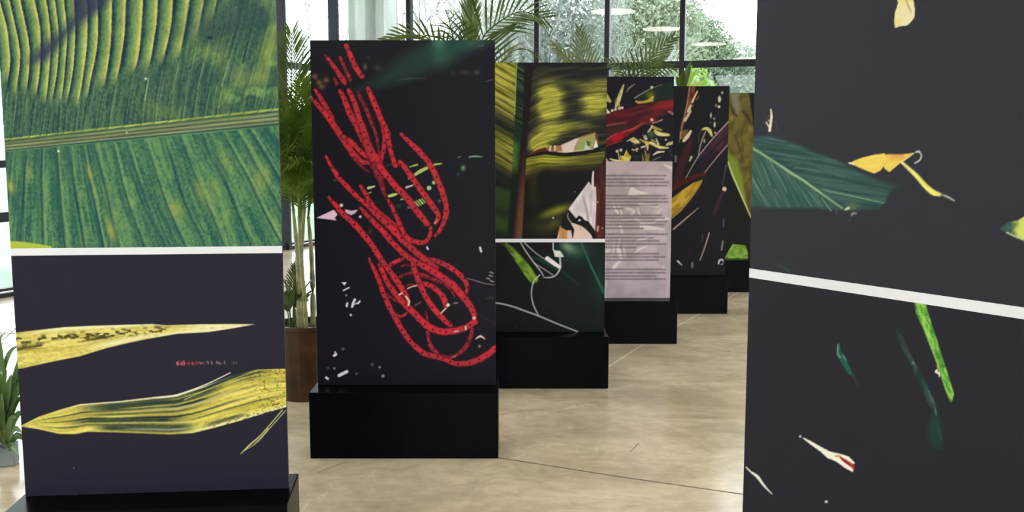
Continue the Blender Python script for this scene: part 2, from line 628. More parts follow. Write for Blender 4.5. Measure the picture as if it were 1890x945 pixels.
def fbm(x, y, seed=0, o=3):
    s = 0; a = 0.5; t = 0
    for i in range(o):
        s = s + a * vnoise(x * 2 ** i, y * 2 ** i, seed + i * 17); t += a; a *= 0.5
    return s / t


def sstep(a, b, x):
    t = np.clip((x - a) / (b - a), 0, 1)
    return t * t * (3 - 2 * t)


def smooth_path(pts, n=5):
    P = np.array(pts, float)
    if len(P) < 3: return P
    out = []
    for i in range(len(P) - 1):
        p0 = P[max(i - 1, 0)]; p1 = P[i]; p2 = P[i + 1]; p3 = P[min(i + 2, len(P) - 1)]
        for k in range(n):
            t = k / n
            out.append(0.5 * ((2 * p1) + (-p0 + p2) * t + (2 * p0 - 5 * p1 + 4 * p2 - p3) * t * t + (-p0 + 3 * p1 - 3 * p2 + p3) * t ** 3))
    out.append(P[-1])
    return np.array(out)


def mixc(a, b, t):
    return np.asarray(a, float)[None, :] * (1 - t[:, None]) + np.asarray(b, float)[None, :] * t[:, None]


class Art:
    def __init__(s, X, Y, base):
        s.X, s.Y = X, Y
        s.c = np.tile(np.array(base, float), (len(X), 1))

    def put(s, idx, a, c):
        if callable(c): c = c(s.X[idx], s.Y[idx])
        c = np.asarray(c, float)
        a = a[:, None]
        s.c[idx] = s.c[idx] * (1 - a) + c * a

    def box(s, x0, y0, x1, y1):
        return np.nonzero((s.X > x0) & (s.X < x1) & (s.Y > y0) & (s.Y < y1))[0]

    def stroke(s, pts, w, c, soft=1.4, a=1.0, curve=True, jag=0.0):
        P = smooth_path(pts) if curve else np.array(pts, float)
        n = len(P)
        if hasattr(w, '__len__'):
            W = np.interp(np.linspace(0, 1, n), np.linspace(0, 1, len(w)), w)
        else:
            W = np.full(n, float(w))
        m = W.max() / 2 + soft + 1
        idx = s.box(P[:, 0].min() - m, P[:, 1].min() - m, P[:, 0].max() + m, P[:, 1].max() + m)
        if len(idx) == 0: return
        x, y = s.X[idx], s.Y[idx]
        best = np.full(len(idx), 1e9)
        for i in range(n - 1):
            dx, dy = P[i + 1] - P[i]
            l2 = dx * dx + dy * dy + 1e-9
            t = np.clip(((x - P[i, 0]) * dx + (y - P[i, 1]) * dy) / l2, 0, 1)
            d = np.hypot(x - P[i, 0] - t * dx, y - P[i, 1] - t * dy) - (W[i] + (W[i + 1] - W[i]) * t) / 2
            best = np.minimum(best, d)
        if jag: best = best + (vnoise(x / 3.2, y / 3.2, 5) - 0.5) * jag
        al = np.clip(0.5 - best / soft, 0, 1) * a
        k = al > 0.003
        s.put(idx[k], al[k], c)

    def poly(s, pts, c, soft=1.4, a=1.0):
        P = np.array(pts, float)
        m = soft + 1
        idx = s.box(P[:, 0].min() - m, P[:, 1].min() - m, P[:, 0].max() + m, P[:, 1].max() + m)
        if len(idx) == 0: return
        x, y = s.X[idx], s.Y[idx]
        ins = np.zeros(len(idx), bool); best = np.full(len(idx), 1e9)
        n = len(P)
        for i in range(n):
            x0, y0 = P[i]; x1, y1 = P[(i + 1) % n]
            dx, dy = x1 - x0, y1 - y0
            t = np.clip(((x - x0) * dx + (y - y0) * dy) / (dx * dx + dy * dy + 1e-9), 0, 1)
            best = np.minimum(best, np.hypot(x - x0 - t * dx, y - y0 - t * dy))
            cr = ((y0 > y) != (y1 > y))
            if dy != 0:
                ins ^= cr & (x < x0 + (y - y0) * dx / dy)
        d = np.where(ins, -best, best)
        al = np.clip(0.5 - d / soft, 0, 1) * a
        k = al > 0.003
        s.put(idx[k], al[k], c)

    def dot(s, x, y, r, c, soft=1.4, a=1.0, ry=None):
        ry = ry or r
        m = max(r, ry) + soft + 1
        idx = s.box(x - m, y - m, x + m, y + m)
        if len(idx) == 0: return
        d = (np.hypot((s.X[idx] - x) / r, (s.Y[idx] - y) / ry) - 1) * min(r, ry)
        al = np.clip(0.5 - d / soft, 0, 1) * a
        s.put(idx, al, c)

    def glow(s, x, y, rx, ry, c, a=1.0, rot=0.0):
        m = max(rx, ry) * 2.2
        idx = s.box(x - m, y - m, x + m, y + m)
        if len(idx) == 0: return
        dx, dy = s.X[idx] - x, s.Y[idx] - y
        cr, sr = math.cos(rot), math.sin(rot)
        q = ((dx * cr + dy * sr) / rx) ** 2 + ((-dx * sr + dy * cr) / ry) ** 2
        s.put(idx, np.exp(-q) * a, c)


def streaky(c1, c2, fx, fy, seed, rot=0.0, lo=0.35, hi=0.65):
    cr, sr = math.cos(rot), math.sin(rot)

    def f(x, y):
        u = x * cr + y * sr; v = -x * sr + y * cr
        return mixc(c1, c2, sstep(lo, hi, fbm(u / fx, v / fy, seed)))
    return f


# ---- print 1, upper: banana leaf with midrib
FOLDS = [
    [(-30, -60), (-18, 0), (-8, 60), (-4, 120), (-14, 240)],
    [(-8, -60), (0, 0), (13, 51), (19, 102), (19, 122), (13, 165), (6, 250)],
    [(8, -60), (18, 0), (33, 69), (37, 114), (31, 165), (22, 250)],
    [(28, -60), (38, 0), (52, 69), (55, 109), (50, 168), (40, 250)],
    [(54, -60), (65, 0), (74, 51), (75, 100), (73, 140), (67, 178), (56, 250)],
    [(78, -60), (86, 0), (92, 46), (94, 80), (92, 120), (88, 165), (76, 250)],
    [(95, -60), (102, 0), (108, 51), (109, 88), (104, 142), (95, 193), (88, 250)],
    [(113, -60), (118, 0), (123, 45), (124, 75), (118, 152), (113, 188), (108, 250)],
    [(134, -60), (137, 0), (139, 54), (135, 127), (124, 193), (118, 250)],
    [(158, -60), (161, 0), (162, 32), (160, 89), (152, 152), (145, 193), (138, 250)],
    [(180, -60), (181, 10), (181, 66), (175, 112), (163, 173), (154, 245)],
    [(208, -60), (207, 0), (206, 64), (198, 135), (186, 200), (180, 245)],
    [(234, -60), (233, 0), (230, 64), (223, 114), (216, 147), (206, 200), (200, 240)],
    [(268, -60), (265, 0), (261, 64), (254, 114), (246, 137), (236, 190), (230, 235)],
    [(294, -60), (292, 0), (288, 51), (281, 97), (274, 135), (266, 185), (262, 232)],
    [(324, -60), (320, 0), (315, 51), (304, 104), (290, 180), (286, 230)],
    [(355, -60), (350, 0), (345, 38), (336, 86), (322, 160), (312, 228)],
    [(384, -60), (377, 0), (369, 43), (356, 110), (344, 170), (336, 226)],
    [(408, -60), (401, 0), (393, 33), (380, 100), (366, 160), (356, 224)],
    [(432, -60), (424, 0), (414, 50), (400, 110), (386, 170), (376, 222)],
    [(458, -60), (450, 0), (440, 50), (424, 110), (410, 160), (398, 220)],
    [(488, -60), (476, 0), (466, 50), (450, 115), (440, 160), (426, 216)],
    [(512, -60), (504, 0), (494, 50), (478, 110), (464, 160), (452, 214)],
    [(540, -60), (530, 0), (518, 50), (502, 110), (490, 160), (478, 212)],
    [(566, -60), (556, 0), (544, 50), (528, 110), (516, 160), (504, 208)],
    [(596, -60), (584, 0), (572, 50), (556, 110), (544, 160), (530, 206)],
]
VEINS = [
    [(-20, 270), (-30, 460)], [(22, 272), (8, 460)], [(48, 278), (37, 446), (35, 470)], [(78, 272), (76, 331), (79, 446), (79, 470)],
    [(104, 270), (109, 337), (119, 453), (121, 470)], [(130, 268), (137, 344), (155, 453), (158, 470)],
    [(154, 265), (162, 321), (178, 392), (190, 451), (193, 470)], [(174, 262), (193, 344), (218, 453), (222, 470)],
    [(205, 259), (211, 273), (231, 357), (264, 451), (270, 470)], [(232, 256), (254, 326), (275, 385), (303, 453), (309, 470)],
    [(266, 253), (285, 310), (306, 375), (341, 453), (348, 470)], [(303, 250), (318, 300), (341, 375), (372, 440), (380, 470)],
    [(330, 247), (348, 295), (372, 352), (402, 425), (420, 470)], [(370, 243), (388, 290), (412, 332), (438, 392), (470, 470)],
    [(408, 239), (430, 280), (453, 320), (480, 375), (520, 452), (530, 470)], [(436, 236), (470, 300), (500, 355), (540, 430), (560, 470)],
    [(458, 234), (489, 285), (521, 340), (560, 410)], [(494, 230), (530, 290), (560, 350)], [(530, 226), (570, 300)],
]


def phase_field(x, y, curves):
    E = []
    for c in curves:
        c = smooth_path(sorted(c, key=lambda q: q[1]), 6)
        E.append(np.interp(y, c[:, 1], c[:, 0]))
    ph = np.zeros(len(x)); kk = np.zeros(len(x), int)
    wd = np.full(len(x), 20.0)
    for i in range(len(curves) - 1):
        a = E[i]; b_ = E[i + 1]
        m = (x >= a) & (x < b_)
        w = np.maximum(b_ - a, 1.0)
        ph[m] = ((x - a) / w)[m]; kk[m] = i; wd[m] = w[m]
    return ph, kk, wd


def midrib(x):
    return 268.5 - 0.1035 * (x - 8), 10.0 + 3.5 * (x - 8) / 507.0


def paint_leaf(X, Y):
    A = Art(X, Y, (62, 100, 76))
    m, hw = midrib(X)
    up = Y < m
    # upper blade
    i = np.nonzero(up)[0]
    x, y = X[i], Y[i]
    ph, kk, wd = phase_field(x, y, FOLDS)
    lim = np.interp(x, [0, 60, 120, 160, 185, 230, 270, 300, 330, 360, 385, 405, 440, 560],
                    [160, 172, 190, 190, 165, 140, 137, 118, 95, 70, 45, 30, -10, -40])
    lim = lim + (vnoise(kk * 3.7, kk * 0.0 + 2.0, 3) - 0.5) * 26
    amp = sstep(14, -26, y - lim)
    fine = fbm((kk + ph) * 7.0, y / 46.0, 21)
    gr = fbm(x / 3.2, y / 4.5, 31, 2)
    base = mixc((52, 88, 74), (86, 122, 84), sstep(0.3, 0.7, 0.6 * fine + 0.4 * gr))
    # patches of lighter green towards the right and the rib
    patch = fbm(x / 42, y / 34, 41)
    base = base + (sstep(0.5, 0.72, patch) * sstep(260, 520, x))[:, None] * np.array([46, 48, 6])
    line = np.exp(-((ph - 0.03) * wd / 1.3) ** 2) * (1 - amp)
    base = base + (line * (0.25 + 0.75 * fbm((kk) * 1.3, y / 30.0, 51)) * 34)[:, None] * np.array([1, 1, 0.85])
    dk = np.exp(-((ph - 0.97) * wd / 2.0) ** 2) * (1 - amp)
    base = base - (dk * 16)[:, None]
    rise = sstep(0.22, 0.92, ph) * (0.72 + 0.5 * (fine - 0.5))
    ed = sstep(0.55, 0.93, ph)
    ps = [0.0, 0.14, 0.30, 0.50, 0.74, 0.91, 0.97, 1.0]
    pc = np.array([(40, 62, 70), (46, 74, 76), (76, 116, 82), (106, 142, 84), (142, 164, 82), (192, 194, 98), (150, 160, 86), (60, 80, 70)], float)
    pv = np.clip(ph + 0.10 * (fine - 0.5), 0, 1)
    fold = np.stack([np.interp(pv, ps, pc[:, q]) for q in range(3)], 1)
    fold = fold + ((gr - 0.5) * 34 + (fbm(x / 14, y / 30, 37) - .5) * 36)[:, None] * np.array([1, .9, .5])
    dim = np.interp(x, [0, 330, 420], [1, 1, 0.75]) * amp
    c = base * (1 - dim[:, None]) + fold * dim[:, None]
    A.c[i] = c
    # the dark diagonal band and the darker right-hand corner of the photograph
    A.poly([(138, -40), (214, -40), (196, 12), (160, 34), (128, 62), (104, 92), (84, 112), (52, 116), (68, 92), (94, 72), (118, 52), (134, 26)], (52, 64, 82), 16, 0.80)
    A.glow(400, 55, 60, 26, (58, 82, 78), 0.55)
    A.glow(470, 25, 70, 34, (62, 92, 84), 0.65)
    A.glow(330, 150, 70, 40, (62, 92, 78), 0.35)
    A.dot(388, 70, 4.5, (36, 50, 50), 3, 0.8, 3)
    for (gx, gy, rx, ry, al) in ((497, 80, 12, 22, 0.6), (490, 110, 14, 26, 0.5), (506, 55, 6, 20, 0.5), (450, 145, 26, 16, 0.45), (482, 142, 16, 14, 0.5),
                                 (412, 105, 12, 26, 0.35), (380, 92, 20, 14, 0.25), (408, 185, 16, 26, 0.25), (300, 205, 40, 14, 0.2)):
        A.glow(gx, gy, rx, ry, (150, 165, 72), al, 0.2)
    for (a_, b_, al) in (((422, 110), (409, 160), .7), ((448, 120), (440, 150), .7), ((376, 115), (364, 165), .6), ((350, 130), (342, 170), .45), ((329, 118), (318, 172), .6),
                         ((430, 62), (415, 105), .4), ((500, 112), (488, 165), .6), ((470, 118), (458, 175), .35), ((302, 145), (296, 180), .4), ((274, 145), (268, 185), .7), ((400, 160), (392, 210), .4)):
        A.stroke([a_, b_], 1.6, (158, 184, 128), 1.4, al)
    # lower blade
    i = np.nonzero(~up)[0]
    x, y = X[i], Y[i]
    ph, kk, wd = phase_field(x, y, VEINS)
    fine = fbm((kk + ph) * 8.0, y / 60.0, 61)
    mid = fbm((kk + ph) * 2.6, y / 90.0, 67)
    gr = fbm(x / 3.0, y / 4.0, 71, 2)
    t = 0.45 * fine + 0.3 * gr + 0.25 * mid
    c = mixc((50, 98, 82), (102, 148, 88), sstep(0.30, 0.70, t))
    pt = fbm(x / 30, y / 44, 81)
    pt2 = sstep(0.55, 0.8, pt) * sstep(0.4, 0.7, mid)
    c = c * (1 - 0.42 * pt2[:, None]) + np.array([152, 170, 84]) * (0.42 * pt2[:, None])
    tl = sstep(255, 90, x) * sstep(345, 270, y)
    c = c * (1 - 0.35 * tl[:, None]) + np.array([48, 84, 78]) * 0.35 * tl[:, None]
    vis = 0.55 + 0.45 * vnoise(kk * 2.3, y / 60.0, 91)
    dk = np.exp(-((np.minimum(ph, 1 - ph)) * wd / 2.2) ** 2) * vis * sstep(4, 50, y - m[i] - hw[i] + 8)
    c = c * (1 - 0.72 * dk[:, None]) + np.array([24, 62, 74]) * 0.72 * dk[:, None]
    dk2 = np.exp(-((ph - 0.82) * wd / 6.0) ** 2) * 0.45 * vis
    c = c * (1 - dk2[:, None]) + np.array([44, 92, 80]) * dk2[:, None]
    lt = np.exp(-((ph - 0.16) * wd / 2.0) ** 2) * 0.45 * vis
    c = c * (1 - lt[:, None]) + np.array([142, 172, 104]) * lt[:, None]
    A.c[i] = c
    for (gx, gy, rx, ry, al) in ((20, 345, 7, 12, .7), (205, 425, 8, 22, .6), (165, 320, 5, 18, .5), (325, 385, 14, 18, .4), (480, 335, 14, 24, .4), (370, 355, 10, 26, .4), (420, 300, 16, 26, .25), (55, 320, 6, 14, .4)):
        A.glow(gx, gy, rx, ry, (186, 180, 72), al, -0.35)
    # midrib bands
    d = (Y - m) / hw
    band = np.abs(d) < 1.35
    i = np.nonzero(band)[0]
    dd = d[i]
    st = fbm(X[i] / 60, dd * 3.0, 101)
    stops = [-1.35, -1.15, -0.98, -0.8, -0.55, -0.35, -0.1, 0.1, 0.3, 0.5, 0.72, 0.95, 1.15, 1.35]
    cols = np.array([(104, 138, 86), (158, 176, 82), (160, 176, 86), (56, 88, 64), (110, 134, 86), (130, 146, 92), (62, 88, 66), (140, 152, 100), (118, 130, 84), (70, 96, 72), (150, 162, 108), (42, 76, 68), (86, 132, 92), (78, 124, 84)], float)
    c = np.stack([np.interp(dd, stops, cols[:, q]) for q in range(3)], 1) * (0.82 + 0.36 * st[:, None])
    edge = sstep(1.35, 1.15, np.abs(dd))
    A.put(i, edge, c)
    # notches where the veins meet the rib
    for f in FOLDS:
        xx = f[-1][0] - 2
        mx_, hx_ = midrib(np.array([xx]))
        A.stroke([(xx + 3, mx_[0] - hx_[0] * 1.7), (xx, mx_[0] - hx_[0] * 1.05), (xx - 14, mx_[0] - hx_[0] * 0.85 + 1)], [1, 2, 1], (60, 92, 62), 1.5, 0.6)
    A.c[:] = (A.c - np.array([78, 112, 76])) * 1.14 + np.array([72, 106, 76])
    gy_ = A.c.mean(1, keepdims=True)
    A.c[:] = A.c * .87 + gy_ * .13
    A.dot(108, 279, 2.0, (225, 235, 220), 1.4)
    A.dot(269, 145, 2.0, (225, 232, 220), 1.4)
    A.dot(234, 245, 1.5, (215, 225, 200), 1.4)
    A.poly([(0, 444), (40, 446), (70, 450), (96, 455), (96, 475), (0, 475)], (176, 190, 72), 2.2, 0.95)
    return A.c


INK = (43, 41, 52)


def paint_blades(X, Y):
    A = Art(X, Y, INK)

    def leaf_a(x, y):
        t = (y - np.interp(x, [30, 117, 282, 470], [614, 604, 598, 598])) / np.maximum(np.interp(x, [30, 147, 270, 384, 470], [680, 657, 626, 613, 599]) - np.interp(x, [30, 117, 282, 470], [614, 604, 598, 598]), 2)
        n = fbm(x / 50, t * 9, 5); g = fbm(x / 5, y / 3, 9)
        c = mixc((186, 172, 82), (228, 214, 122), sstep(0.3, 0.7, 0.6 * n + 0.4 * g))
        pale = sstep(0.20, 0.0, t) * sstep(20, 120, x) + sstep(300, 400, x) * 0.8 + np.exp(-((t - 0.8) / 0.16) ** 2) * sstep(140, 220, x) * 0.8
        pale = np.clip(pale, 0, 0.85)[:, None]
        c = c * (1 - pale) + np.array([238, 230, 186]) * pale
        spot = sstep(0.52, 0.64, fbm(x / 9, y / 4, 15)) * np.exp(-((t - np.interp(x, [30, 110, 280], [.24, .28, .42])) / np.interp(x, [30, 110, 290, 340], [.16, .08, .30, .1])) ** 2) * sstep(330, 290, x)
        spot2 = sstep(0.5, 0.62, fbm(x / 60, t * 14, 25)) * np.exp(-((t - 0.47) / 0.07) ** 2) * 0.8
        k_ = np.clip(spot + spot2, 0, 0.9)[:, None]
        return c * (1 - k_) + np.array([62, 58, 34]) * k_
    A.poly([(15, 616), (29, 614), (71, 609), (117, 604), (162, 601.6), (230, 599.5), (282, 598), (307, 600.5), (370, 598.5), (430, 598), (470, 598.5), (430, 606), (384, 613), (327, 616),
            (270, 626), (241, 632), (198, 642), (147, 657.5), (96, 667.6), (40, 680), (15, 682)], leaf_a, 1.6)
    TX = [38, 71, 109, 147, 223, 290, 327, 379, 426, 476, 527, 560]
    TY = [786, 769, 756.5, 746, 740, 732, 728.6, 712, 694, 682, 680.6, 680]
    BX = [38, 71, 109, 139, 162, 210, 270, 313, 356, 399, 441, 484, 529, 560]
    BY = [787, 792, 801, 801.5, 797, 798, 800, 802, 799.4, 788.6, 777, 764, 751, 744]

    def leaf_b(x, y):
        ty = np.interp(x, TX, TY); by = np.interp(x, BX, BY)
        t = np.clip((y - ty) / np.maximum(by - ty, 2), 0, 1)
        n = fbm(x / 90, t * 10, 33); n2 = fbm(x / 60, t * 24, 43); g = fbm(x / 4, y / 3, 53)
        c = mixc((176, 164, 72), (232, 218, 112), sstep(0.3, 0.7, 0.4 * n + 0.4 * n2 + 0.2 * g))

        def blot(t0, w0, x0, x1, f, s):
            xa = sstep(x0 - f, x0 + f, x) * sstep(x1 + f, x1 - f, x)
            return np.exp(-((t - t0) / w0) ** 4) * xa * s
        dk = blot(0.17, 0.17, 165, 395, 45, 1.0) + blot(0.42, 0.035, 170, 360, 50, 0.75) + blot(0.60, 0.085, 140, 330, 35, 1.0) + blot(0.86, 0.095, 185, 350, 25, 1.0)
        dk = dk + blot(0.08, 0.09, 380, 490, 30, 0.9) * sstep(0.36, 0.46, n2) + blot(0.30, 0.05, 330, 540, 40, 0.8) * sstep(0.36, 0.5, n) + blot(0.9, 0.05, 380, 450, 20, 0.7)
        dk = dk + blot(0.75, 0.04, 90, 330, 40, 0.65) + blot(0.55, 0.025, 240, 450, 50, 0.75) + blot(0.30, 0.03, 60, 170, 30, 0.75) + blot(0.52, 0.03, 70, 180, 30, 0.7) + blot(0.68, 0.02, 340, 520, 40, .6)
        gap = np.exp(-((t - 0.25) / 0.022) ** 2) * sstep(200, 260, x) * .7 + np.exp(-((t - 0.11) / 0.02) ** 2) * sstep(290, 340, x) * .7
        dk = np.clip(dk * (0.85 + 0.7 * (n2 - 0.5)) - gap, 0, 0.96)[:, None]
        c = c * (1 - dk) + mixc((26, 40, 46), (44, 60, 54), g) * dk
        w = (np.exp(-((t - 0.02) / 0.03) ** 2) * sstep(80, 160, x) * sstep(440, 420, x) * 0.9 + np.exp(-((t - 0.97) / 0.035) ** 2) * (sstep(120, 60, x) + sstep(330, 380, x)) * 0.7
             + np.exp(-((t - 0.34) / 0.03) ** 2) * sstep(260, 330, x) * sstep(470, 400, x) * 0.4 + np.exp(-((t - 0.88) / 0.03) ** 2) * sstep(210, 260, x) * sstep(360, 330, x) * 0.5)
        w = np.clip(w, 0, 0.9)[:, None]
        c = c * (1 - w) + np.array([236, 232, 190]) * w
        spk = (sstep(0.60, 0.72, fbm(x / 4, y / 2.4, 63)) * np.clip(sstep(0.0, 0.5, n2) * sstep(440, 500, x) + blot(0.92, 0.1, 380, 560, 30, 1) + blot(0.12, 0.1, 460, 560, 20, 1), 0, 1) * 0.75)[:, None]
        return c * (1 - spk) + np.array([80, 76, 34]) * spk
    A.poly(list(zip(TX, TY)) + list(zip(BX[::-1], BY[::-1])), leaf_b, 1.6)
    A.poly([(379, 713), (426, 694), (476, 683), (476, 678), (440, 684), (420, 690)], INK, 1.2, 0.0)
    A.stroke([(290, 734), (327, 728.6), (379, 710), (425, 688)], [2.4, 2.2, 1.6], (232, 228, 204), 1.3)
    A.poly([(330, 731), (379, 714), (426, 692), (460, 686), (430, 700), (385, 718)], (40, 52, 50), 2.5, 0.8)
    A.stroke([(340, 738), (390, 716), (440, 696), (476, 684)], 1.6, (214, 204, 104), 1.5, 0.8)
    A.stroke([(521, 757), (484, 800), (460, 822), (444, 838)], [1.6, 1.6, 2.6, 1], (214, 208, 140), 1.3)
    A.stroke([(527, 758), (500, 788), (475, 816), (450, 832)], [1.4, 1.6, 1.2], (190, 190, 130), 1.3)
    A.stroke([(495, 791), (488, 800), (470, 818)], [2.2, 1.2], (176, 178, 120), 1.3)
    rr = random.Random(3)
    for q in range(30):
        x = 324 + 42 * rr.random(); A.stroke([(x, 666 + 5 * rr.random()), (x + 3 * rr.random() - 1, 670 + 4 * rr.random())], 1.6, rr.choice([(170, 50, 60), (206, 120, 116), (150, 40, 50)]), 1.2, 0.8)
    for q in range(22):
        x = 366 + 70 * rr.random(); A.stroke([(x, 666 + 4 * rr.random()), (x + 3 * rr.random(), 669 + 4 * rr.random())], 1.3, rr.choice([(150, 128, 134), (190, 170, 170), (120, 60, 70)]), 1.2, 0.7)
    A.dot(136, 864, 1.6, (110, 108, 112)); A.dot(139, 914, 1.6, (120, 118, 122))
    return A.c


# ---- print 2: red chains
def paint_chains(X, Y):
    A = Art(X, Y, (33, 31, 39))
    A.poly([(655, 168), (690, 148), (740, 104), (788, 78), (800, 60), (920, 60), (912, 76), (880, 90), (830, 112), (780, 138), (720, 156)], (44, 66, 64), 26, 0.75)
    A.glow(812, 80, 12, 26, (92, 140, 122), 0.85); A.glow(818, 100, 22, 22, (44, 84, 68), 0.75)
    A.glow(872, 78, 26, 12, (62, 100, 84), 0.7, -0.3); A.glow(845, 85, 40, 16, (40, 74, 60), 0.5, -0.3)
    A.stroke([(734, 148), (756, 145), (786, 145)], [1, 2, 0.6], (74, 92, 88), 2, 0.8)
    A.stroke([(882, 86), (892, 83)], 2, (92, 110, 104), 2, 0.7)
    for (x, y) in ((581, 141), (589, 152), (602, 148), (594, 160)):
        A.glow(x, y, 5, 5, (132, 100, 66), 0.8)
    A.glow(674, 123, 4, 5, (90, 92, 80), 0.8); A.glow(697, 125, 7, 5, (70, 72, 72), 0.7); A.glow(680, 106, 4, 2, (84, 76, 84), 0.6)
    A.glow(858, 134, 9, 4, (70, 68, 74), 0.7); A.glow(880, 134, 5, 4, (86, 84, 90), 0.8); A.stroke([(896, 151), (910, 147)], 2, (92, 90, 96), 2, 0.7); A.glow(836, 135, 4, 5, (70, 56, 64), .6)
    # pale scraps behind the chains
    P = (226, 192, 216)
    A.poly([(584, 402), (616, 387), (623, 396), (618, 402), (621, 407)], P, 1.4)
    A.poly([(637, 386), (648, 389), (661, 387), (655, 394), (648, 397), (638, 393)], (206, 180, 200), 1.4)
    A.dot(630, 379, 3.2, (228, 196, 214)); A.dot(665, 400, 2.4, (224, 200, 214))
    W = (224, 214, 226)
    A.poly([(630, 521), (640, 521), (636, 527)], W, 1.2)
    for s_, w in (([(634, 536), (644, 531)], 2.6), ([(641, 560), (640, 565)], 4), ([(650, 566), (652, 559), (655, 553)], 4.5), ([(653, 562), (660, 559)], 2), ([(661, 560), (664, 556)], 3.4), ([(647, 581), (648, 582)], 3.4), ([(617, 656), (620, 654)], 5), ([(618, 650), (619, 650)], 2.4), ([(626, 693), (640, 686)], 6), ([(602, 697), (605, 699)], 4.4), ([(886, 457), (888, 464)], 4), ([(788, 456), (790, 460)], 3)):
        A.stroke(s_, w, W, 1.4)
    for (x, y, r, al) in ((617, 680, 2.2, .5), (701, 678, 2.2, .6), (707, 694, 3, .6), (639, 545, 2, .5), (606, 679, 2, .3), (633, 644, 3, .3), (658, 690, 2, .3), (687, 673, 3, .25)):
        A.dot(x, y, r, W, 1.6, al)
    G = (172, 188, 104)
    A.stroke([(756, 308), (770, 304)], [2, 3.4], G, 1.3); A.stroke([(765, 323), (776, 316), (788, 310), (802, 304), (815, 302)], [5, 7, 6, 4, 2], G, 1.4)
    A.stroke([(750, 346), (764, 341)], [4, 2.4], (198, 200, 172), 1.3); A.stroke([(754, 330), (758, 328)], 2.5, (206, 200, 200), 1.2); A.dot(792, 347, 4.2, (176, 196, 156), 1.4); A.dot(801, 337, 3.6, (166, 186, 132), 1.4)
    A.stroke([(718, 362), (725, 360), (733, 358)], [5, 6, 3], (186, 200, 116), 1.4); A.stroke([(741, 368), (746, 367)], 3, (176, 190, 160), 1.3)
    for q in range(5):
        A.stroke([(765 + q * 4.6, 372 - q * 1.6), (772 + q * 4.2, 380 - q * 2)], 2.8, (126, 172, 78) if q % 2 else (196, 206, 120), 1.2)
    A.stroke([(680, 347), (691, 344)], [5, 3], (190, 204, 140), 1.3); A.stroke([(679, 357), (685, 355)], 2.6, (126, 150, 96), 1.3)
    A.stroke([(866, 290), (876, 288.5), (890, 289.5)], [2.4, 3.4, 1.4], (116, 158, 134), 1.4); A.glow(855, 310, 4, 5, (98, 158, 108), 0.95); A.stroke([(845, 291), (850, 289)], 2.6, (120, 130, 130), 1.5, .7)
    A.glow(846, 322, 3, 3, (80, 110, 100), .6); A.dot(754, 383, 2, (180, 180, 170), 1.4, .7); A.glow(811, 371, 3, 3, (90, 140, 110), .7); A.glow(618, 333, 3, 3, (60, 100, 70), .7)
    A.stroke([(709, 306), (722, 304), (734, 306), (742, 304)], 3, (70, 72, 66), 2.5, .7); A.glow(736, 380, 5, 4, (60, 84, 80), .6)
    A.stroke([(862, 514), (875, 517), (890, 522), (913, 526)], [1.2, 2, 1.4], (150, 140, 144), 1.4, .8)
    for (x, y) in ((907, 503), (906, 509), (901, 514), (908, 519)):
        A.stroke([(x - 3, y - 1), (x + 3, y + 1)], 2, (186, 176, 182), 1.3, .8)
    A.stroke([(879, 625), (887, 620.5), (895, 626)], [2.4, 4, 1.4], (216, 196, 180), 1.3); A.dot(885, 639, 2.4, (150, 126, 132), 1.5); A.stroke([(898, 551), (910, 549)], 3, (74, 62, 70), 2.5, .7)
    A.stroke([(880, 580), (900, 590), (914, 600)], 5, (58, 46, 54), 5, .5)

    def red(x, y):
        return mixc((158, 48, 60), (200, 46, 58), sstep(0.3, 0.7, fbm(x / 9, y / 9, 3)))

    def dullred(x, y):
        return mixc((104, 34, 46), (150, 44, 60), sstep(0.3, 0.7, fbm(x / 7, y / 7, 4)))
    rr = random.Random(5)

    def chain(pts, w, c=red, a=1.0, dots=True):
        P = smooth_path(pts, 6)
        w = [q * .9 for q in w] if hasattr(w, '__len__') else w * .9
        A.stroke(P, [q * 1.22 + 1.5 for q in w] if hasattr(w, '__len__') else w * 1.22 + 1.5, (62, 16, 26), 2.2, 0.55 * a, False)
        A.stroke(P, w, c, 1.5, a, False, 2.2)
        A.stroke(P + np.array([-0.8, -0.8]), [max(0.6, q * .3) for q in w] if hasattr(w, '__len__') else w * .3, (214, 84, 92), 2.6, 0.30 * a, False)
        if dots:
            L = np.concatenate([[0], np.cumsum(np.hypot(*np.diff(P, axis=0).T))])
            s = 5 + 4 * rr.random()
            while s < L[-1] - 2:
                x = np.interp(s, L, P[:, 0]) + rr.uniform(-1.2, 1.2); y = np.interp(s, L, P[:, 1]) + rr.uniform(-1.2, 1.2)
                A.dot(x, y, 1.5 + rr.random() * 0.7, (64, 16, 26), 1.4, 0.8)
                s += rr.uniform(11, 21)
    # back arcs first
    chain([(738, 511), (752, 505), (768, 504)], 5, dullred, .9); chain([(741, 492), (750, 489), (762, 493)], 2.5, dullred, .8, False)
    chain([(786, 574), (789, 592), (789, 612), (793, 634), (803, 648), (815, 657), (831, 660), (847, 652), (861, 638), (869, 620), (871, 604)], [3, 5, 7, 8, 9, 7, 7, 8, 9, 8, 6], dullred)
    chain([(714, 542), (728, 554), (746, 562)], 4.5, dullred, 1, False); chain([(726, 576), (734, 583), (744, 583), (752, 577)], [6, 7, 6, 3], red, 1, False)
    chain([(785, 478), (798, 480), (811, 484), (835, 496), (853, 512), (862, 528), (860, 544)], [9, 10, 10, 10, 9, 8, 5])
    chain([(764, 505), (784, 509), (801, 516), (823, 526), (834, 538), (839, 548)], [8, 9, 8, 6, 4, 2], dullred)
    chain([(783, 523), (799, 530), (813, 542), (821, 556), (823, 568)], [8, 10, 11, 11, 7])
    chain([(752, 527), (760, 525), (768, 527)], 4, dullred, 1, False)
    chain([(720, 490), (728, 484), (738, 480), (746, 477)], [8, 9, 7, 3], red)
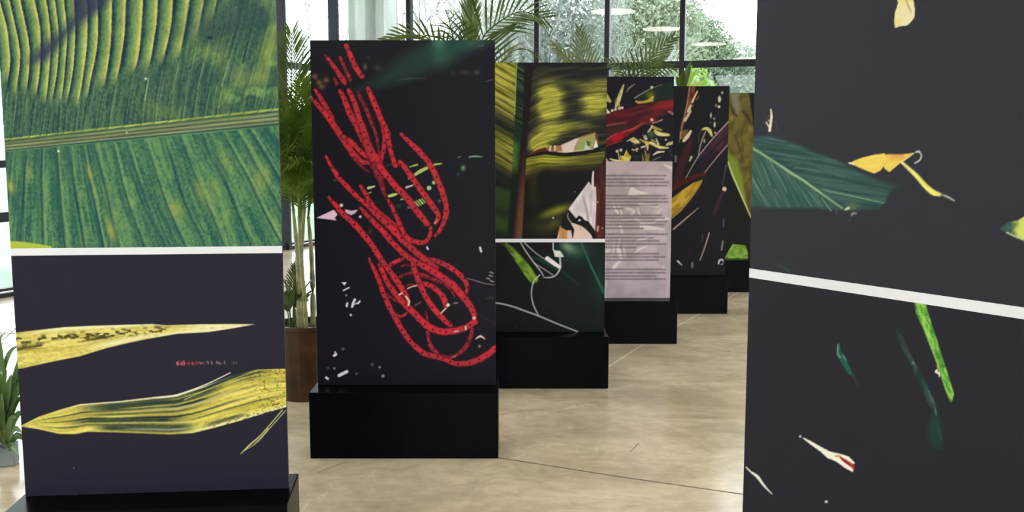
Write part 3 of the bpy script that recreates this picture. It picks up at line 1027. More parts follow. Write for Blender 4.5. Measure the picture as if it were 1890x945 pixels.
    # top short pieces
    chain([(639, 84), (644, 96), (650, 110), (657, 125), (668, 141)], [8, 9, 10, 10, 10]); chain([(600, 102), (606, 110)], [3, 5], dullred, .8, False); chain([(605, 108), (614, 120), (624, 134), (636, 152)], [6, 8, 10, 10]); chain([(628, 107), (636, 124), (641, 136), (647, 147)], [6, 7, 8, 6], dullred); chain([(617, 145), (622, 154)], [4, 7], dullred, 1, False)
    # upper fan
    chain([(582, 166), (592, 181), (602, 198), (613, 220)], [5, 9, 10, 10]); chain([(574, 181), (592, 200), (610, 222), (622, 240), (634, 258), (646, 276), (656, 290), (668, 298), (684, 300)], [6, 9, 12, 12, 12, 12, 12, 10, 9])
    chain([(634, 252), (648, 262), (660, 274), (672, 285), (688, 298)], 9); chain([(654, 292), (666, 306), (682, 318)], [7, 5, 2], dullred, 1, False)
    chain([(628, 168), (638, 190), (646, 210), (660, 236), (672, 260), (682, 282)], [7, 11, 12, 12, 13, 14]); chain([(644, 167), (654, 190), (660, 208), (670, 238), (678, 262), (688, 290)], [8, 10, 11, 13, 14, 14])
    chain([(660, 170), (664, 176)], [4, 7], dullred, .8, False); chain([(663, 176), (674, 198), (684, 222), (694, 250), (699, 274), (702, 298)], [7, 8, 7, 5, 5, 6], dullred)
    chain([(679, 164), (686, 180), (696, 202), (704, 222), (710, 244), (709, 270), (702, 300)], [8, 11, 11, 11, 11, 9, 8]); chain([(706, 226), (714, 242), (720, 276), (730, 306)], [8, 10, 9, 8])
    chain([(676, 262), (686, 284), (698, 306), (708, 322)], [14, 18, 20, 16], red)
    chain([(690, 306), (700, 328), (708, 350), (713, 369)], [14, 13, 9, 2], dullred)
    chain([(700, 306), (716, 326), (730, 344), (750, 364), (768, 388), (788, 412)], [12, 12, 12, 13, 12, 12])
    chain([(738, 298), (748, 310), (762, 330), (776, 350), (790, 368), (804, 388), (809, 400), (804, 412)], [8, 10, 11, 11, 11, 11, 9, 6])
    chain([(740, 247), (752, 259), (764, 270), (778, 284), (790, 298), (800, 316), (812, 342), (820, 366), (824, 388), (820, 408), (812, 424), (803, 435)], [5, 9, 10, 11, 11, 11, 11, 11, 10, 9, 8, 6])
    # middle fan
    chain([(602, 288), (610, 304), (622, 324), (640, 344), (658, 362), (680, 380)], [4, 7, 9, 9, 9, 9]); chain([(665, 343), (674, 356), (684, 374), (696, 390), (712, 404), (730, 420)], [6, 8, 9, 10, 11, 12])
    chain([(676, 378), (690, 392), (704, 404), (722, 420), (744, 444), (764, 462), (790, 484), (804, 496)], [7, 9, 12, 13, 12, 12, 13, 14])
    chain([(666, 384), (678, 398), (706, 426), (728, 452), (752, 474), (776, 488), (801, 502), (835, 526), (863, 558), (873, 576), (876, 590)], [6, 9, 11, 11, 11, 11, 13, 14, 13, 11, 8])
    chain([(717, 370), (730, 396), (740, 419), (750, 438), (766, 446), (783, 447), (793, 434), (795, 420)], [5, 8, 9, 10, 9, 9, 8, 5])
    chain([(607, 364), (618, 377), (632, 394), (648, 408), (662, 422), (686, 452), (704, 480), (728, 512), (746, 540), (752, 554)], [5, 8, 10, 11, 11, 11, 11, 11, 11, 10])
    chain([(681, 477), (690, 496), (702, 524), (712, 552), (728, 584), (747, 616), (761, 634), (781, 651), (803, 658), (821, 664), (843, 671), (863, 670), (887, 662), (914, 644), (930, 630)], [4, 8, 9, 10, 10, 10, 10, 11, 11, 8, 10, 11, 12, 13, 13])
    chain([(700, 488), (706, 500), (714, 520), (728, 540), (744, 558), (770, 584), (793, 604), (815, 612), (835, 611), (855, 606), (877, 594)], [7, 9, 10, 11, 12, 13, 14, 13, 13, 12, 12])
    chain([(761, 486), (766, 500), (773, 520), (783, 542), (795, 562), (815, 586), (831, 600)], [8, 10, 11, 11, 11, 11, 8])
    C = (226, 206, 178)
    A.stroke([(749, 547), (755, 556), (754, 563)], [2.6, 4, 3], C, 1.2); A.stroke([(752, 533), (758, 530), (769, 527)], 2, C, 1.2); A.stroke([(737, 544), (742, 541)], 3, C, 1.2); A.dot(827, 563, 3.2, (232, 222, 206)); A.stroke([(822, 570), (814, 578)], 3, C, 1.2, .9)
    A.stroke([(838, 560), (844, 559)], 3, (140, 126, 140), 1.4, .9); A.dot(875, 587, 3, (222, 190, 178)); A.stroke([(859, 603), (860, 608)], 3, C, 1.2); A.stroke([(838, 612), (846, 611)], 2.4, C, 1.2, .8); A.stroke([(766, 564), (776, 558)], 2.6, (126, 94, 80), 1.6, .8); A.stroke([(833, 660), (841, 657)], 2.4, (190, 126, 120), 1.4, .8)
    A.stroke([(802, 412), (806, 407)], 3, (190, 150, 160), 1.4, .8); A.glow(683, 427, 3, 5, (110, 60, 56), .7)
    A.stroke([(590, 396), (588, 412)], 1, (60, 60, 60), 1.5, .0)
    return A.c


# ---- print 3: banana leaf against the light, and the lower picture
def paint_backlit(X, Y):
    A = Art(X, Y, (34, 34, 40))
    mid = np.interp(Y, [60, 110, 200, 280, 350, 440, 460], [977, 976, 972, 966, 961, 954, 952])
    # left blade
    i = np.nonzero(X < mid)[0]
    x, y = X[i], Y[i]
    v = y - np.interp(y, [60, 315, 350], [.58, .62, .25]) * (x - 930)
    band = np.interp(v, [40, 90, 110, 170, 205, 222, 236, 250, 262, 300, 312, 322, 345, 355, 380, 395, 410, 418, 440, 450],
                     [.9, .9, 1, .95, .75, .25, .12, .75, .95, .85, .3, .05, .05, .4, .35, .1, .45, .4, .05, .05])
    st = fbm(x / 40, v / 6.0, 7); st2 = fbm(x / 30, v / 2.4, 17)
    thin = sstep(0.56, 0.70, st2)
    lit = mixc((142, 140, 52), (204, 192, 88), sstep(0.3, 0.7, st))
    vv = v + 2.5 * np.sin(v / 31.0) + 3 * (st2 - .5)
    vein = np.exp(-((np.mod(vv, 15.0) - 7.5) / 1.7) ** 2) * .42 + np.exp(-((np.mod(vv, 4.7) - 2.3) / .9) ** 2) * .30 * sstep(190, 250, y)
    lit = lit * (1 - 0.22 * thin[:, None]) * (1 - vein[:, None])
    green = sstep(330, 352, y)[:, None]
    lit = lit * (1 - green) + np.array([86, 118, 44]) * green
    edge = np.interp(y, [60, 110, 210, 310, 380, 440], [955, 953, 950, 945, 940, 936])
    inner = sstep(-2, 2, x - edge)
    dark = mixc((28, 40, 34), (70, 92, 62), sstep(0.45, 0.8, st2) * sstep(320, 180, y))
    gre = sstep(250, 270, y) * sstep(330, 300, y) * sstep(966, 948, x)
    dark = dark + gre[:, None] * np.array([46, 66, 16])
    c = mixc((26, 28, 32), (40, 44, 40), st) * (1 - band[:, None]) + lit * band[:, None]
    A.c[i] = c * (1 - inner[:, None]) + dark * inner[:, None]
    A.stroke([(954, 112), (952, 160), (950, 212)], 1.6, (210, 214, 150), 1.6, .7)
    # right blade
    i = np.nonzero((X >= mid) & (Y < 300))[0]
    x, y = X[i], Y[i]
    v = y + 0.16 * (x - 976) - 0.00035 * (x - 1010) ** 2 - 13 * np.exp(-(x - 976) / 14.0)
    st = fbm(x / 55, v / 6.5, 27); st2 = fbm(x / 40, v / 2.6, 37)
    c = mixc((36, 36, 40), (56, 56, 46), sstep(0.42, 0.75, st))
    p = np.zeros(len(x))
    for (gx, gy, rx, ry, al) in ((1016, 188, 23, 27, 1.3), (1016, 210, 22, 14, .8), (1010, 168, 20, 18, .5), (1102, 186, 26, 20, 1.35), (1092, 160, 34, 9, .5), (1112, 150, 20, 8, .5), (1012, 248, 20, 14, 1.3), (994, 262, 18, 12, 1.2), (1030, 240, 26, 10, .7), (1060, 232, 30, 8, .55), (995, 275, 14, 8, 1.2), (1090, 205, 20, 8, .4), (1050, 150, 30, 5, .2)):
        p += al * np.exp(-np.abs((x - gx + 3 * np.sin(v / 5.0)) / rx) ** 3 - ((y - gy) / ry) ** 2)
    st3 = fbm(x / 24, v / 1.7, 39)
    p = np.clip(p * (0.45 + 0.75 * st2 + .5 * (st3 - .3)), 0, 1)[:, None]
    lit = mixc((150, 150, 58), (208, 200, 88), sstep(0.3, 0.7, .5 * st + .5 * st3))
    vv = v + 2.0 * np.sin(x / 37.0 + v / 23.0) + 4 * (st - .5)
    vein = np.exp(-((np.mod(vv, 8.6) - 4.3) / 1.5) ** 2) * (.25 + .6 * st3)
    lit = lit * (1 - .36 * vein[:, None])
    ridge = sstep(.5, .7, st3) * .5 + .18 * np.exp(-((np.mod(vv, 8.6) - 7.6) / 1.3) ** 2)
    c = c + ridge[:, None] * np.array([30, 30, 8]) * sstep(140, 200, y)[:, None]
    A.c[i] = c * (1 - p) + lit * p
    i = np.nonzero((X >= mid) & (Y >= 300))[0]
    A.c[i] = mixc((24, 23, 28), (36, 34, 30), fbm(X[i] / 40, Y[i] / 8, 47))
    # lower blade of the tear
    def lb(x, y):
        v = y - np.interp(x, [966, 1000, 1040, 1116], [292, 286, 288, 281])
        st = fbm(x / 50, v / 3.0, 57)
        c = mixc((130, 130, 44), (196, 190, 70), sstep(0.3, 0.7, st))
        c = c * (1 - .28 * np.exp(-((np.mod(v + 2 * (st - .5), 6.0) - 3) / 1.1) ** 2)[:, None])
        f = np.clip(sstep(np.interp(x, [966, 1010, 1117], [52, 34, 40]), 6, v) * np.interp(x, [966, 1015, 1050, 1117], [1, 1, .7, .55]), 0, 1)[:, None]
        return c * f + np.array([28, 26, 30]) * (1 - f)
    A.poly([(967, 294), (980, 290), (1004, 286), (1040, 289), (1080, 286), (1116, 279), (1116, 292), (1108, 306), (1098, 318), (1060, 372), (1040, 400), (962, 400)], lb, 1.6)
    A.glow(1030, 388, 26, 8, (136, 138, 46), .95, -0.32); A.glow(1010, 396, 14, 6, (112, 118, 44), .7, -0.3); A.glow(985, 340, 12, 44, (66, 60, 30), .55); A.glow(1006, 420, 30, 14, (70, 68, 36), .6); A.glow(1024, 412, 14, 8, (110, 104, 44), .6, -.5); A.glow(990, 370, 20, 10, (44, 46, 30), .5)
    # tear: what shows through it
    A.poly([(974, 288), (990, 277), (1004, 272), (1034, 268), (1062, 256), (1088, 246), (1100, 243), (1106, 262), (1104, 272), (1080, 280), (1040, 283), (1010, 281), (990, 283)],
           streaky((112, 62, 44), (168, 120, 84), 14, 30, 67), 1.4)
    A.poly([(1038, 281), (1036, 268), (1062, 256), (1070, 255), (1062, 268), (1058, 281)], (226, 206, 204), 3)
    A.poly([(1060, 278), (1068, 256), (1098, 245), (1100, 262), (1092, 277)], (158, 160, 104), 3); A.poly([(1078, 276), (1081, 262), (1090, 274)], (190, 212, 186), 1.6); A.poly([(1083, 260), (1090, 262), (1088, 270), (1083, 268)], (66, 92, 50), 2)
    A.poly([(1095, 274), (1100, 257), (1104, 272)], (240, 236, 232), 1.4); A.stroke([(1016, 270), (1015, 279)], 3.4, (216, 196, 176), 1.2); A.stroke([(1024, 270), (1024, 277)], 3.6, (226, 204, 150), 1.2)
    A.poly([(975, 288), (992, 276), (1006, 272), (1014, 280), (1000, 282), (984, 287)], (92, 44, 40), 2)
    A.stroke([(972, 290), (988, 285), (1010, 282), (1040, 285), (1070, 283), (1100, 276), (1118, 268)], [1.5, 4, 5, 7, 7, 6, 5], (18, 14, 18), 1.6)
    A.stroke([(1030, 280), (1045, 281), (1060, 279), (1095, 275)], 1.6, (240, 232, 220), 1.4, .8)
    # white cloth, dark shapes and the brown stem
    A.poly([(1098, 318), (1118, 290), (1118, 445), (1095, 445), (1099, 400)], streaky((58, 34, 36), (92, 46, 42), 6, 40, 77), 2.5)
    A.poly([(1086.7, 335), (1092, 343), (1100, 345), (1100.7, 370), (1098.7, 426), (1088, 412), (1077, 405), (1069, 398), (1063, 403), (1049, 386)], streaky((208, 194, 202), (232, 220, 226), 5, 24, 87), 1.4)
    A.stroke([(1076, 362), (1083, 388), (1086, 405)], [2, 5, 4], (172, 148, 148), 3, .8); A.stroke([(1092, 352), (1090, 366)], 3, (176, 164, 166), 2.5, .7); A.stroke([(1095, 317), (1094, 330), (1094, 345)], [3, 4, 5], (228, 206, 202), 1.3)
    A.poly([(1027, 446), (1033, 418), (1046, 410), (1060, 412), (1075, 418), (1090, 430), (1096, 446)], streaky((194, 136, 84), (226, 198, 190), 9, 40, 97, 0.0, .3, .55), 1.6)
    K = (26, 18, 20)
    A.poly([(1049, 388), (1057, 396), (1063, 408), (1069, 398), (1075, 401), (1079, 407), (1086, 408), (1092, 418), (1103, 436), (1099, 442), (1088, 430), (1080, 421), (1072, 415), (1061, 413), (1054, 409)], K, 1.4)
    A.poly([(1044, 393), (1048, 404), (1054, 413), (1060, 424), (1057, 442), (1054, 425), (1045, 425), (1035, 419), (1041, 402)], K, 1.4)
    A.dot(1069.5, 406.5, 2.2, (208, 220, 222), 1.2); A.stroke([(1048, 394), (1049, 404), (1058, 414)], [1.5, 2.2, 1.5], (196, 176, 160), 1.2, .8)
    A.stroke([(1104, 418), (1103, 426)], 3, (226, 180, 150), 1.3, .9); A.dot(1112, 421, 1.5, (180, 130, 120)); A.dot(1103, 373, 1.8, (180, 140, 130)); A.dot(1021, 402, 1.8, (200, 190, 190)); A.dot(1061, 354, 1.2, (140, 120, 120))
    # midrib
    w = np.interp(Y, [60, 110, 250, 330, 440], [8, 8, 5, 7, 9])
    d = (X - mid) / w
    i = np.nonzero(np.abs(d) < 1.25)[0]
    t = sstep(240, 420, Y[i]) * sstep(-1.2, 0.4, d[i])
    c = mixc((40, 30, 38), (126, 82, 54), t * (0.6 + 0.4 * fbm(X[i] / 3, Y[i] / 20, 107)))
    A.put(i, sstep(1.25, 0.8, np.abs(d[i])), c)
    return A.c


def paint_lines(X, Y):
    A = Art(X, Y, (22, 23, 29))
    A.poly([(1020, 446), (1120, 446), (1120, 640), (1060, 640), (990, 560), (1000, 520), (1030, 500)], (28, 40, 38), 22, .8)
    A.glow(1062, 462, 26, 18, (58, 92, 76), .8); A.glow(1048, 456, 14, 8, (150, 172, 146), .7, .5); A.glow(1108, 520, 14, 40, (38, 70, 54), .5)
    A.stroke([(934, 451), (948, 466), (962, 484), (975, 502), (985, 516)], [6, 12, 16, 18, 16], streaky((86, 118, 40), (134, 158, 62), 10, 5, 3, .9), 3)
    A.stroke([(922, 448), (936, 456), (950, 472)], [3, 4, 2], (84, 66, 60), 2.5, .7); A.stroke([(944, 468), (952, 474)], 2, (170, 170, 160), 1.4, .7)
    A.stroke([(985, 474), (1010, 486), (1032, 498)], [3, 8, 6], (44, 66, 56), 3, .9)
    S = (196, 198, 196)
    A.stroke([(961, 448), (972, 466), (985, 484), (996, 498), (1003, 509)], [2.4, 2.6, 3, 2], S, 1.3, .85); A.stroke([(969, 449), (983, 462), (997, 473), (1011, 481)], [2.6, 2, 1.8], S, 1.3, .8); A.stroke([(986, 486), (1003, 496), (1021, 508)], 2, S, 1.3, .75)
    A.stroke([(1010, 477), (1021, 485), (1033, 493)], [8, 8, 6], (236, 230, 234), 1.3)
    A.poly([(1020, 458), (1024, 462), (1034, 463), (1041, 474), (1034, 475), (1024, 474)], (226, 226, 218), 1.6)
    A.stroke([(1021, 447), (1021, 460)], 2, (220, 216, 216), 1.2); A.stroke([(1033, 470), (1034, 484), (1034, 495), (1026, 508), (1016, 512), (1003, 512)], [3, 3.4, 3.4, 2.6, 2.4, 1.6], (206, 206, 202), 1.3, .9)
    A.stroke([(996, 508), (986, 518), (982, 530), (981, 546), (985, 564), (994, 582)], [3, 3, 2.6, 2.4, 2.8, 2], (186, 192, 188), 1.3, .9)
    A.stroke([(912, 558.5), (932, 562), (950, 567), (972, 575), (994, 583), (1020, 594), (1045, 604), (1066, 612)], [3, 3.2, 3.2, 3, 2.6], (172, 178, 176), 1.3, .95)
    A.stroke([(1073, 448), (1091, 491), (1103, 516), (1115, 540)], [3, 4, 4, 6], (58, 104, 80), 2.4, .85); A.stroke([(1036, 497), (1052, 512), (1069, 526)], [2, 3.4, 2], (40, 72, 56), 2.4, .8)
    A.dot(951, 604, 1.6, (66, 66, 74)); A.stroke([(1056, 599), (1066, 597)], 2, (58, 66, 66), 2, .6)
    return A.c


# ---- print 4: red leaf and flowers, and the text sheet
def paint_redleaf(X, Y):
    A = Art(X, Y, (35, 32, 40))
    V = (202, 188, 128)
    A.stroke([(1137, 197), (1141, 186), (1145, 174), (1151, 157)], [4, 8, 7, 3], streaky((176, 160, 92), (216, 204, 150), 4, 9, 3), 1.4); A.stroke([(1136, 190), (1138, 182)], 4, (120, 120, 84), 2, .8)
    A.poly([(1114, 166), (1119, 170), (1129, 187), (1126, 190), (1114, 184)], (184, 172, 112), 1.6); A.stroke([(1118, 201), (1123, 208)], [3, 6], (216, 212, 214), 1.4)
    for (x, y) in ((1130, 204), (1136, 202), (1143, 200), (1148, 199)): A.dot(x, y, 2.8, (218, 192, 172), 1.5)
    A.stroke([(1143, 201), (1143, 192)], 2, V, 1.3); A.stroke([(1156, 170), (1162, 162), (1172, 155)], [1, 3.4, 1.2], (128, 118, 98), 1.5)
    A.poly([(1170, 181), (1203, 163), (1225, 155), (1247, 150), (1250, 186), (1207, 186), (1178, 192)], (36, 46, 42), 2)
    A.poly([(1172, 187), (1177, 192), (1192, 190), (1206, 187), (1207, 177), (1203, 176), (1197, 183), (1185, 187), (1174, 186)], streaky((184, 146, 56), (214, 188, 92), 9, 5, 13), 1.6); A.glow(1200, 175, 8, 7, (112, 112, 44), .8)
    A.stroke([(1171, 181), (1186, 172), (1203, 163), (1222, 156)], [2.4, 2.4, 1.6, 1], (136, 140, 128), 1.3, .9); A.dot(1203, 161, 2.6, (206, 204, 200), 1.5)
    A.poly([(1080, 226), (1117, 211.5), (1149, 202), (1175, 196), (1206, 188), (1250, 183), (1250, 205), (1234, 209), (1203, 221), (1185, 228), (1157, 240), (1117, 261), (1080, 275)], streaky((70, 31, 38), (98, 38, 42), 22, 6, 23, -.25), 1.8)
    A.poly([(1205, 201), (1215, 191), (1250, 183), (1250, 200), (1225, 202)], (146, 38, 46), 9, .85)
    A.poly([(1117, 236), (1150, 228), (1160, 232), (1150, 241), (1117, 258)], (62, 44, 42), 5, .85)
    A.poly([(1117, 262), (1140, 245), (1157, 241), (1185, 228), (1189, 231), (1158, 250), (1140, 262), (1117, 271)], streaky((96, 32, 38), (146, 34, 42), 16, 5, 33, -.5), 1.8); A.glow(1138, 254, 12, 6, (186, 34, 46), .8, -.4)
    A.stroke([(1117, 233), (1135, 229), (1155, 226)], [2.4, 2, 1], (150, 94, 88), 1.4, .9); A.stroke([(1149, 244), (1165, 239), (1177, 233), (1191, 225)], [1, 2.6, 2.6, 1], (196, 84, 86), 1.5, .9); A.stroke([(1117, 260), (1128, 252), (1138, 247)], 1.8, (190, 90, 90), 1.4, .8); A.stroke([(1108, 274), (1130, 266), (1150, 260)], 1.8, (140, 60, 60), 1.6, .7)
    A.poly([(1185, 229), (1203, 221), (1214, 219), (1206, 228), (1190, 230)], (116, 46, 42), 3); A.dot(1203, 221, 3, (226, 176, 160), 1.5); A.stroke([(1205, 227), (1213, 225), (1222, 221)], [3, 2, 3], (176, 126, 130), 1.5); A.stroke([(1235, 206), (1247, 214)], [4, 3], (172, 116, 118), 1.6); A.stroke([(1236, 208), (1247, 206)], 2.5, (150, 80, 86), 1.6, .8)
    Y1 = (206, 190, 116); Y2 = (226, 212, 158)
    A.stroke([(1202, 232), (1208, 236), (1221, 240)], [3, 6, 3], (164, 148, 80), 1.5); A.stroke([(1209, 242), (1216, 247), (1234, 249)], [5, 8, 5], streaky(Y1, Y2, 9, 3, 43), 1.5); A.stroke([(1197, 243), (1202, 236), (1204, 232)], [4, 3, 2], (206, 206, 190), 1.4)
    A.poly([(1161, 258), (1168, 253), (1175, 256), (1183, 264), (1172, 266), (1166, 262)], streaky((186, 166, 78), Y2, 6, 3, 53), 1.5); A.stroke([(1157, 261), (1164, 257)], [1.4, 3], (190, 186, 160), 1.4)
    A.stroke([(1181, 257), (1190, 262), (1198, 264), (1204, 262)], [2, 4, 6, 3], (186, 164, 76), 1.5); A.stroke([(1201, 264), (1210, 268), (1219, 272), (1234, 273)], [5, 6, 6, 2], streaky(Y1, Y2, 8, 3, 63), 1.5); A.stroke([(1193, 263), (1195, 270), (1195, 277)], [6, 5, 2], Y1, 1.5); A.stroke([(1211, 256), (1215, 266)], [2, 4], (196, 188, 160), 1.4)
    A.poly([(1186, 248), (1194, 257), (1190, 259)], (206, 196, 200), 1.5); A.stroke([(1191, 250), (1194, 257)], 2.2, (226, 214, 220), 1.3); A.glow(1202, 248, 7, 7, (90, 112, 70), .8); A.stroke([(1203, 258), (1210, 262)], 3, (140, 150, 90), 1.5)
    A.stroke([(1231, 267), (1236, 265), (1243, 263)], [4, 6, 5], streaky((180, 176, 126), Y2, 5, 3, 73), 1.5); A.dot(1229, 258, 2, (190, 186, 170), 1.4)
    A.stroke([(1206, 286), (1214, 281), (1226, 280)], [2, 4.4, 2], (218, 206, 196), 1.4); A.stroke([(1205, 296), (1213, 292), (1219, 290)], 2, (96, 128, 96), 1.5, .9)
    A.poly([(1156, 276), (1160, 284), (1165, 289), (1162, 298), (1146, 299), (1144, 287), (1151, 288)], streaky((186, 160, 64), (222, 206, 120), 3, 7, 83), 1.4)
    for q in ((1139, 279), (1146, 277)): A.dot(q[0], q[1], 2.8, (214, 184, 196), 1.4)
    A.stroke([(1141, 281), (1143, 294)], 2, (190, 180, 110), 1.3); A.stroke([(1126, 293), (1134, 296), (1146, 297)], [2, 4, 3], Y2, 1.4); A.stroke([(1117, 293), (1121, 297)], 4, (190, 180, 100), 1.6); A.stroke([(1167, 276), (1171, 277), (1177, 274), (1175, 279)], 2.6, (196, 184, 130), 1.4); A.stroke([(1184, 272), (1190, 270)], 3.4, (206, 200, 180), 1.4)
    for s_ in ([(1190, 278), (1193, 286), (1194, 298)], [(1186, 286), (1187, 298)], [(1198, 284), (1196, 298)], [(1194, 290), (1191, 299)]): A.stroke(s_, [1.5, 3, 2], (186, 166, 96), 1.3, .85)
    A.glow(1193, 292, 6, 7, (120, 112, 48), .6)
    rr = random.Random(9)
    for q in range(46):
        x = rr.uniform(1160, 1246); y = rr.uniform(258, 297)
        A.stroke([(x, y), (x + rr.uniform(-3, 3), y + rr.uniform(-4, 4))], rr.uniform(.8, 1.8), rr.choice([(126, 76, 84), (110, 122, 78), (146, 126, 120), (70, 84, 60)]), 1.3, .55)
    return A.c


def paint_text(X, Y):
    A = Art(X, Y, (170, 154, 164))
    i = np.arange(len(X))
    t = fbm(X / 26, Y / 22, 3)
    A.c[:] = mixc((178, 164, 170), (198, 180, 190), sstep(.3, .7, t))
    lowg = sstep(440, 550, Y)[:, None]
    A.c[:] = A.c * (1 - .25 * lowg) + np.array([168, 157, 163]) * .25 * lowg
    A.glow(1180, 305, 50, 14, (190, 164, 170), .5); A.glow(1160, 400, 30, 50, (160, 156, 146), .6)
    Wt = (236, 226, 222)
    A.poly([(1158, 361), (1163, 347), (1168, 346), (1180, 352), (1198, 357), (1175, 361)], Wt, 2, .75); A.poly([(1176, 375), (1218, 377), (1216, 383), (1180, 380)], Wt, 1.6, .75); A.poly([(1158, 336), (1161, 328), (1195, 327), (1190, 334)], (190, 172, 174), 3, .7)
    for s_, w, al in (([(1133, 378), (1136, 386), (1141, 394)], [2, 5, 3], .8), ([(1142, 380), (1148, 396)], [2, 4], .6), ([(1157, 385), (1170, 390), (1164, 396)], [4, 6, 3], .55), ([(1176, 384), (1179, 392), (1182, 398)], [1.5, 3, 2], .8), ([(1184, 416), (1196, 420), (1226, 423)], [9, 8, 2], .7), ([(1172, 404), (1190, 412), (1212, 409)], [4, 5, 3], .6), ([(1212, 407), (1224, 404), (1234, 404)], [6, 8, 4], .55), ([(1144, 414), (1147, 425), (1149, 432)], [3, 4, 3], .65), ([(1133, 443), (1132, 470)], 3, .6), ([(1143, 440), (1141, 458)], 3, .6), ([(1141, 458), (1143, 466), (1147, 476)], [7, 8, 4], .8), ([(1151, 456), (1154, 474)], 3, .6), ([(1133, 495), (1137, 489), (1144, 483)], [6, 6, 4], .85), ([(1173, 466), (1180, 460), (1193, 455)], [2, 3.4, 2], .75), ([(1118, 464), (1126, 462)], [7, 3], .7), ([(1176, 444), (1190, 440), (1204, 435)], [3, 5, 2], .6), ([(1226, 304), (1234, 308), (1245, 313)], [3, 5, 5], .7), ([(1213, 394), (1220, 386)], 2.4, .6), ([(1150, 406), (1172, 404)], [3, 2], .5), ([(1223, 492), (1226, 495)], 3, .5)):
        A.stroke(s_, w, Wt, 2, al)
    A.stroke([(1231, 528), (1231.5, 540), (1230, 552)], [2, 3.4, 4], (206, 184, 184), 1.6, .9); A.stroke([(1119, 514), (1119, 528)], 4, (204, 196, 196), 2.5, .7)
    i = np.nonzero(X > np.interp(Y, [298, 551], [1241, 1236.5]))[0]
    A.put(i, np.full(len(i), .45), (186, 180, 176))
    i = np.nonzero(X < 1119.5)[0]
    A.put(i, np.full(len(i), .35), (206, 196, 200))
    # lines of small print, too small in the photograph to be read
    lines = [(324.2, 1230), (330.8, 1226), (336.5, 1234), (342.6, 1233), (361.2, 1229), (366.4, 1233), (372.6, 1233), (378.8, 1217), (385, 1150), (397.3, 1222), (402.2, 1226), (408.8, 1231), (414.6, 1226), (421.4, 1187), (432.3, 1232), (438.8, 1205), (444.6, 1217), (450.4, 1230), (456.6, 1174), (468.2, 1216), (474, 1229), (480, 1215), (497.2, 1228), (503.2, 1228), (509.5, 1211), (515, 1228)]
    rr = random.Random(21)
    for (y, xe) in lines:
        x = 1100 if True else 0
        x = 1072 + rr.random()
        while x < xe - 1:
            w = min(rr.uniform(3.5, 11), xe - x)
            sl = -0.004
            A.stroke([(x, y + 0.25), (x + w, y)], 2.3, (100, 88, 96), 2.0, rr.uniform(.40, .62), False)
            q = x
            while q < x + w:
                A.stroke([(q, y - 1.6), (q, y + 1.4)], .9, (84, 74, 82), 1.3, .38, False)
                q += rr.uniform(1.2, 2.4)
            x += w + 1.5
    return A.c


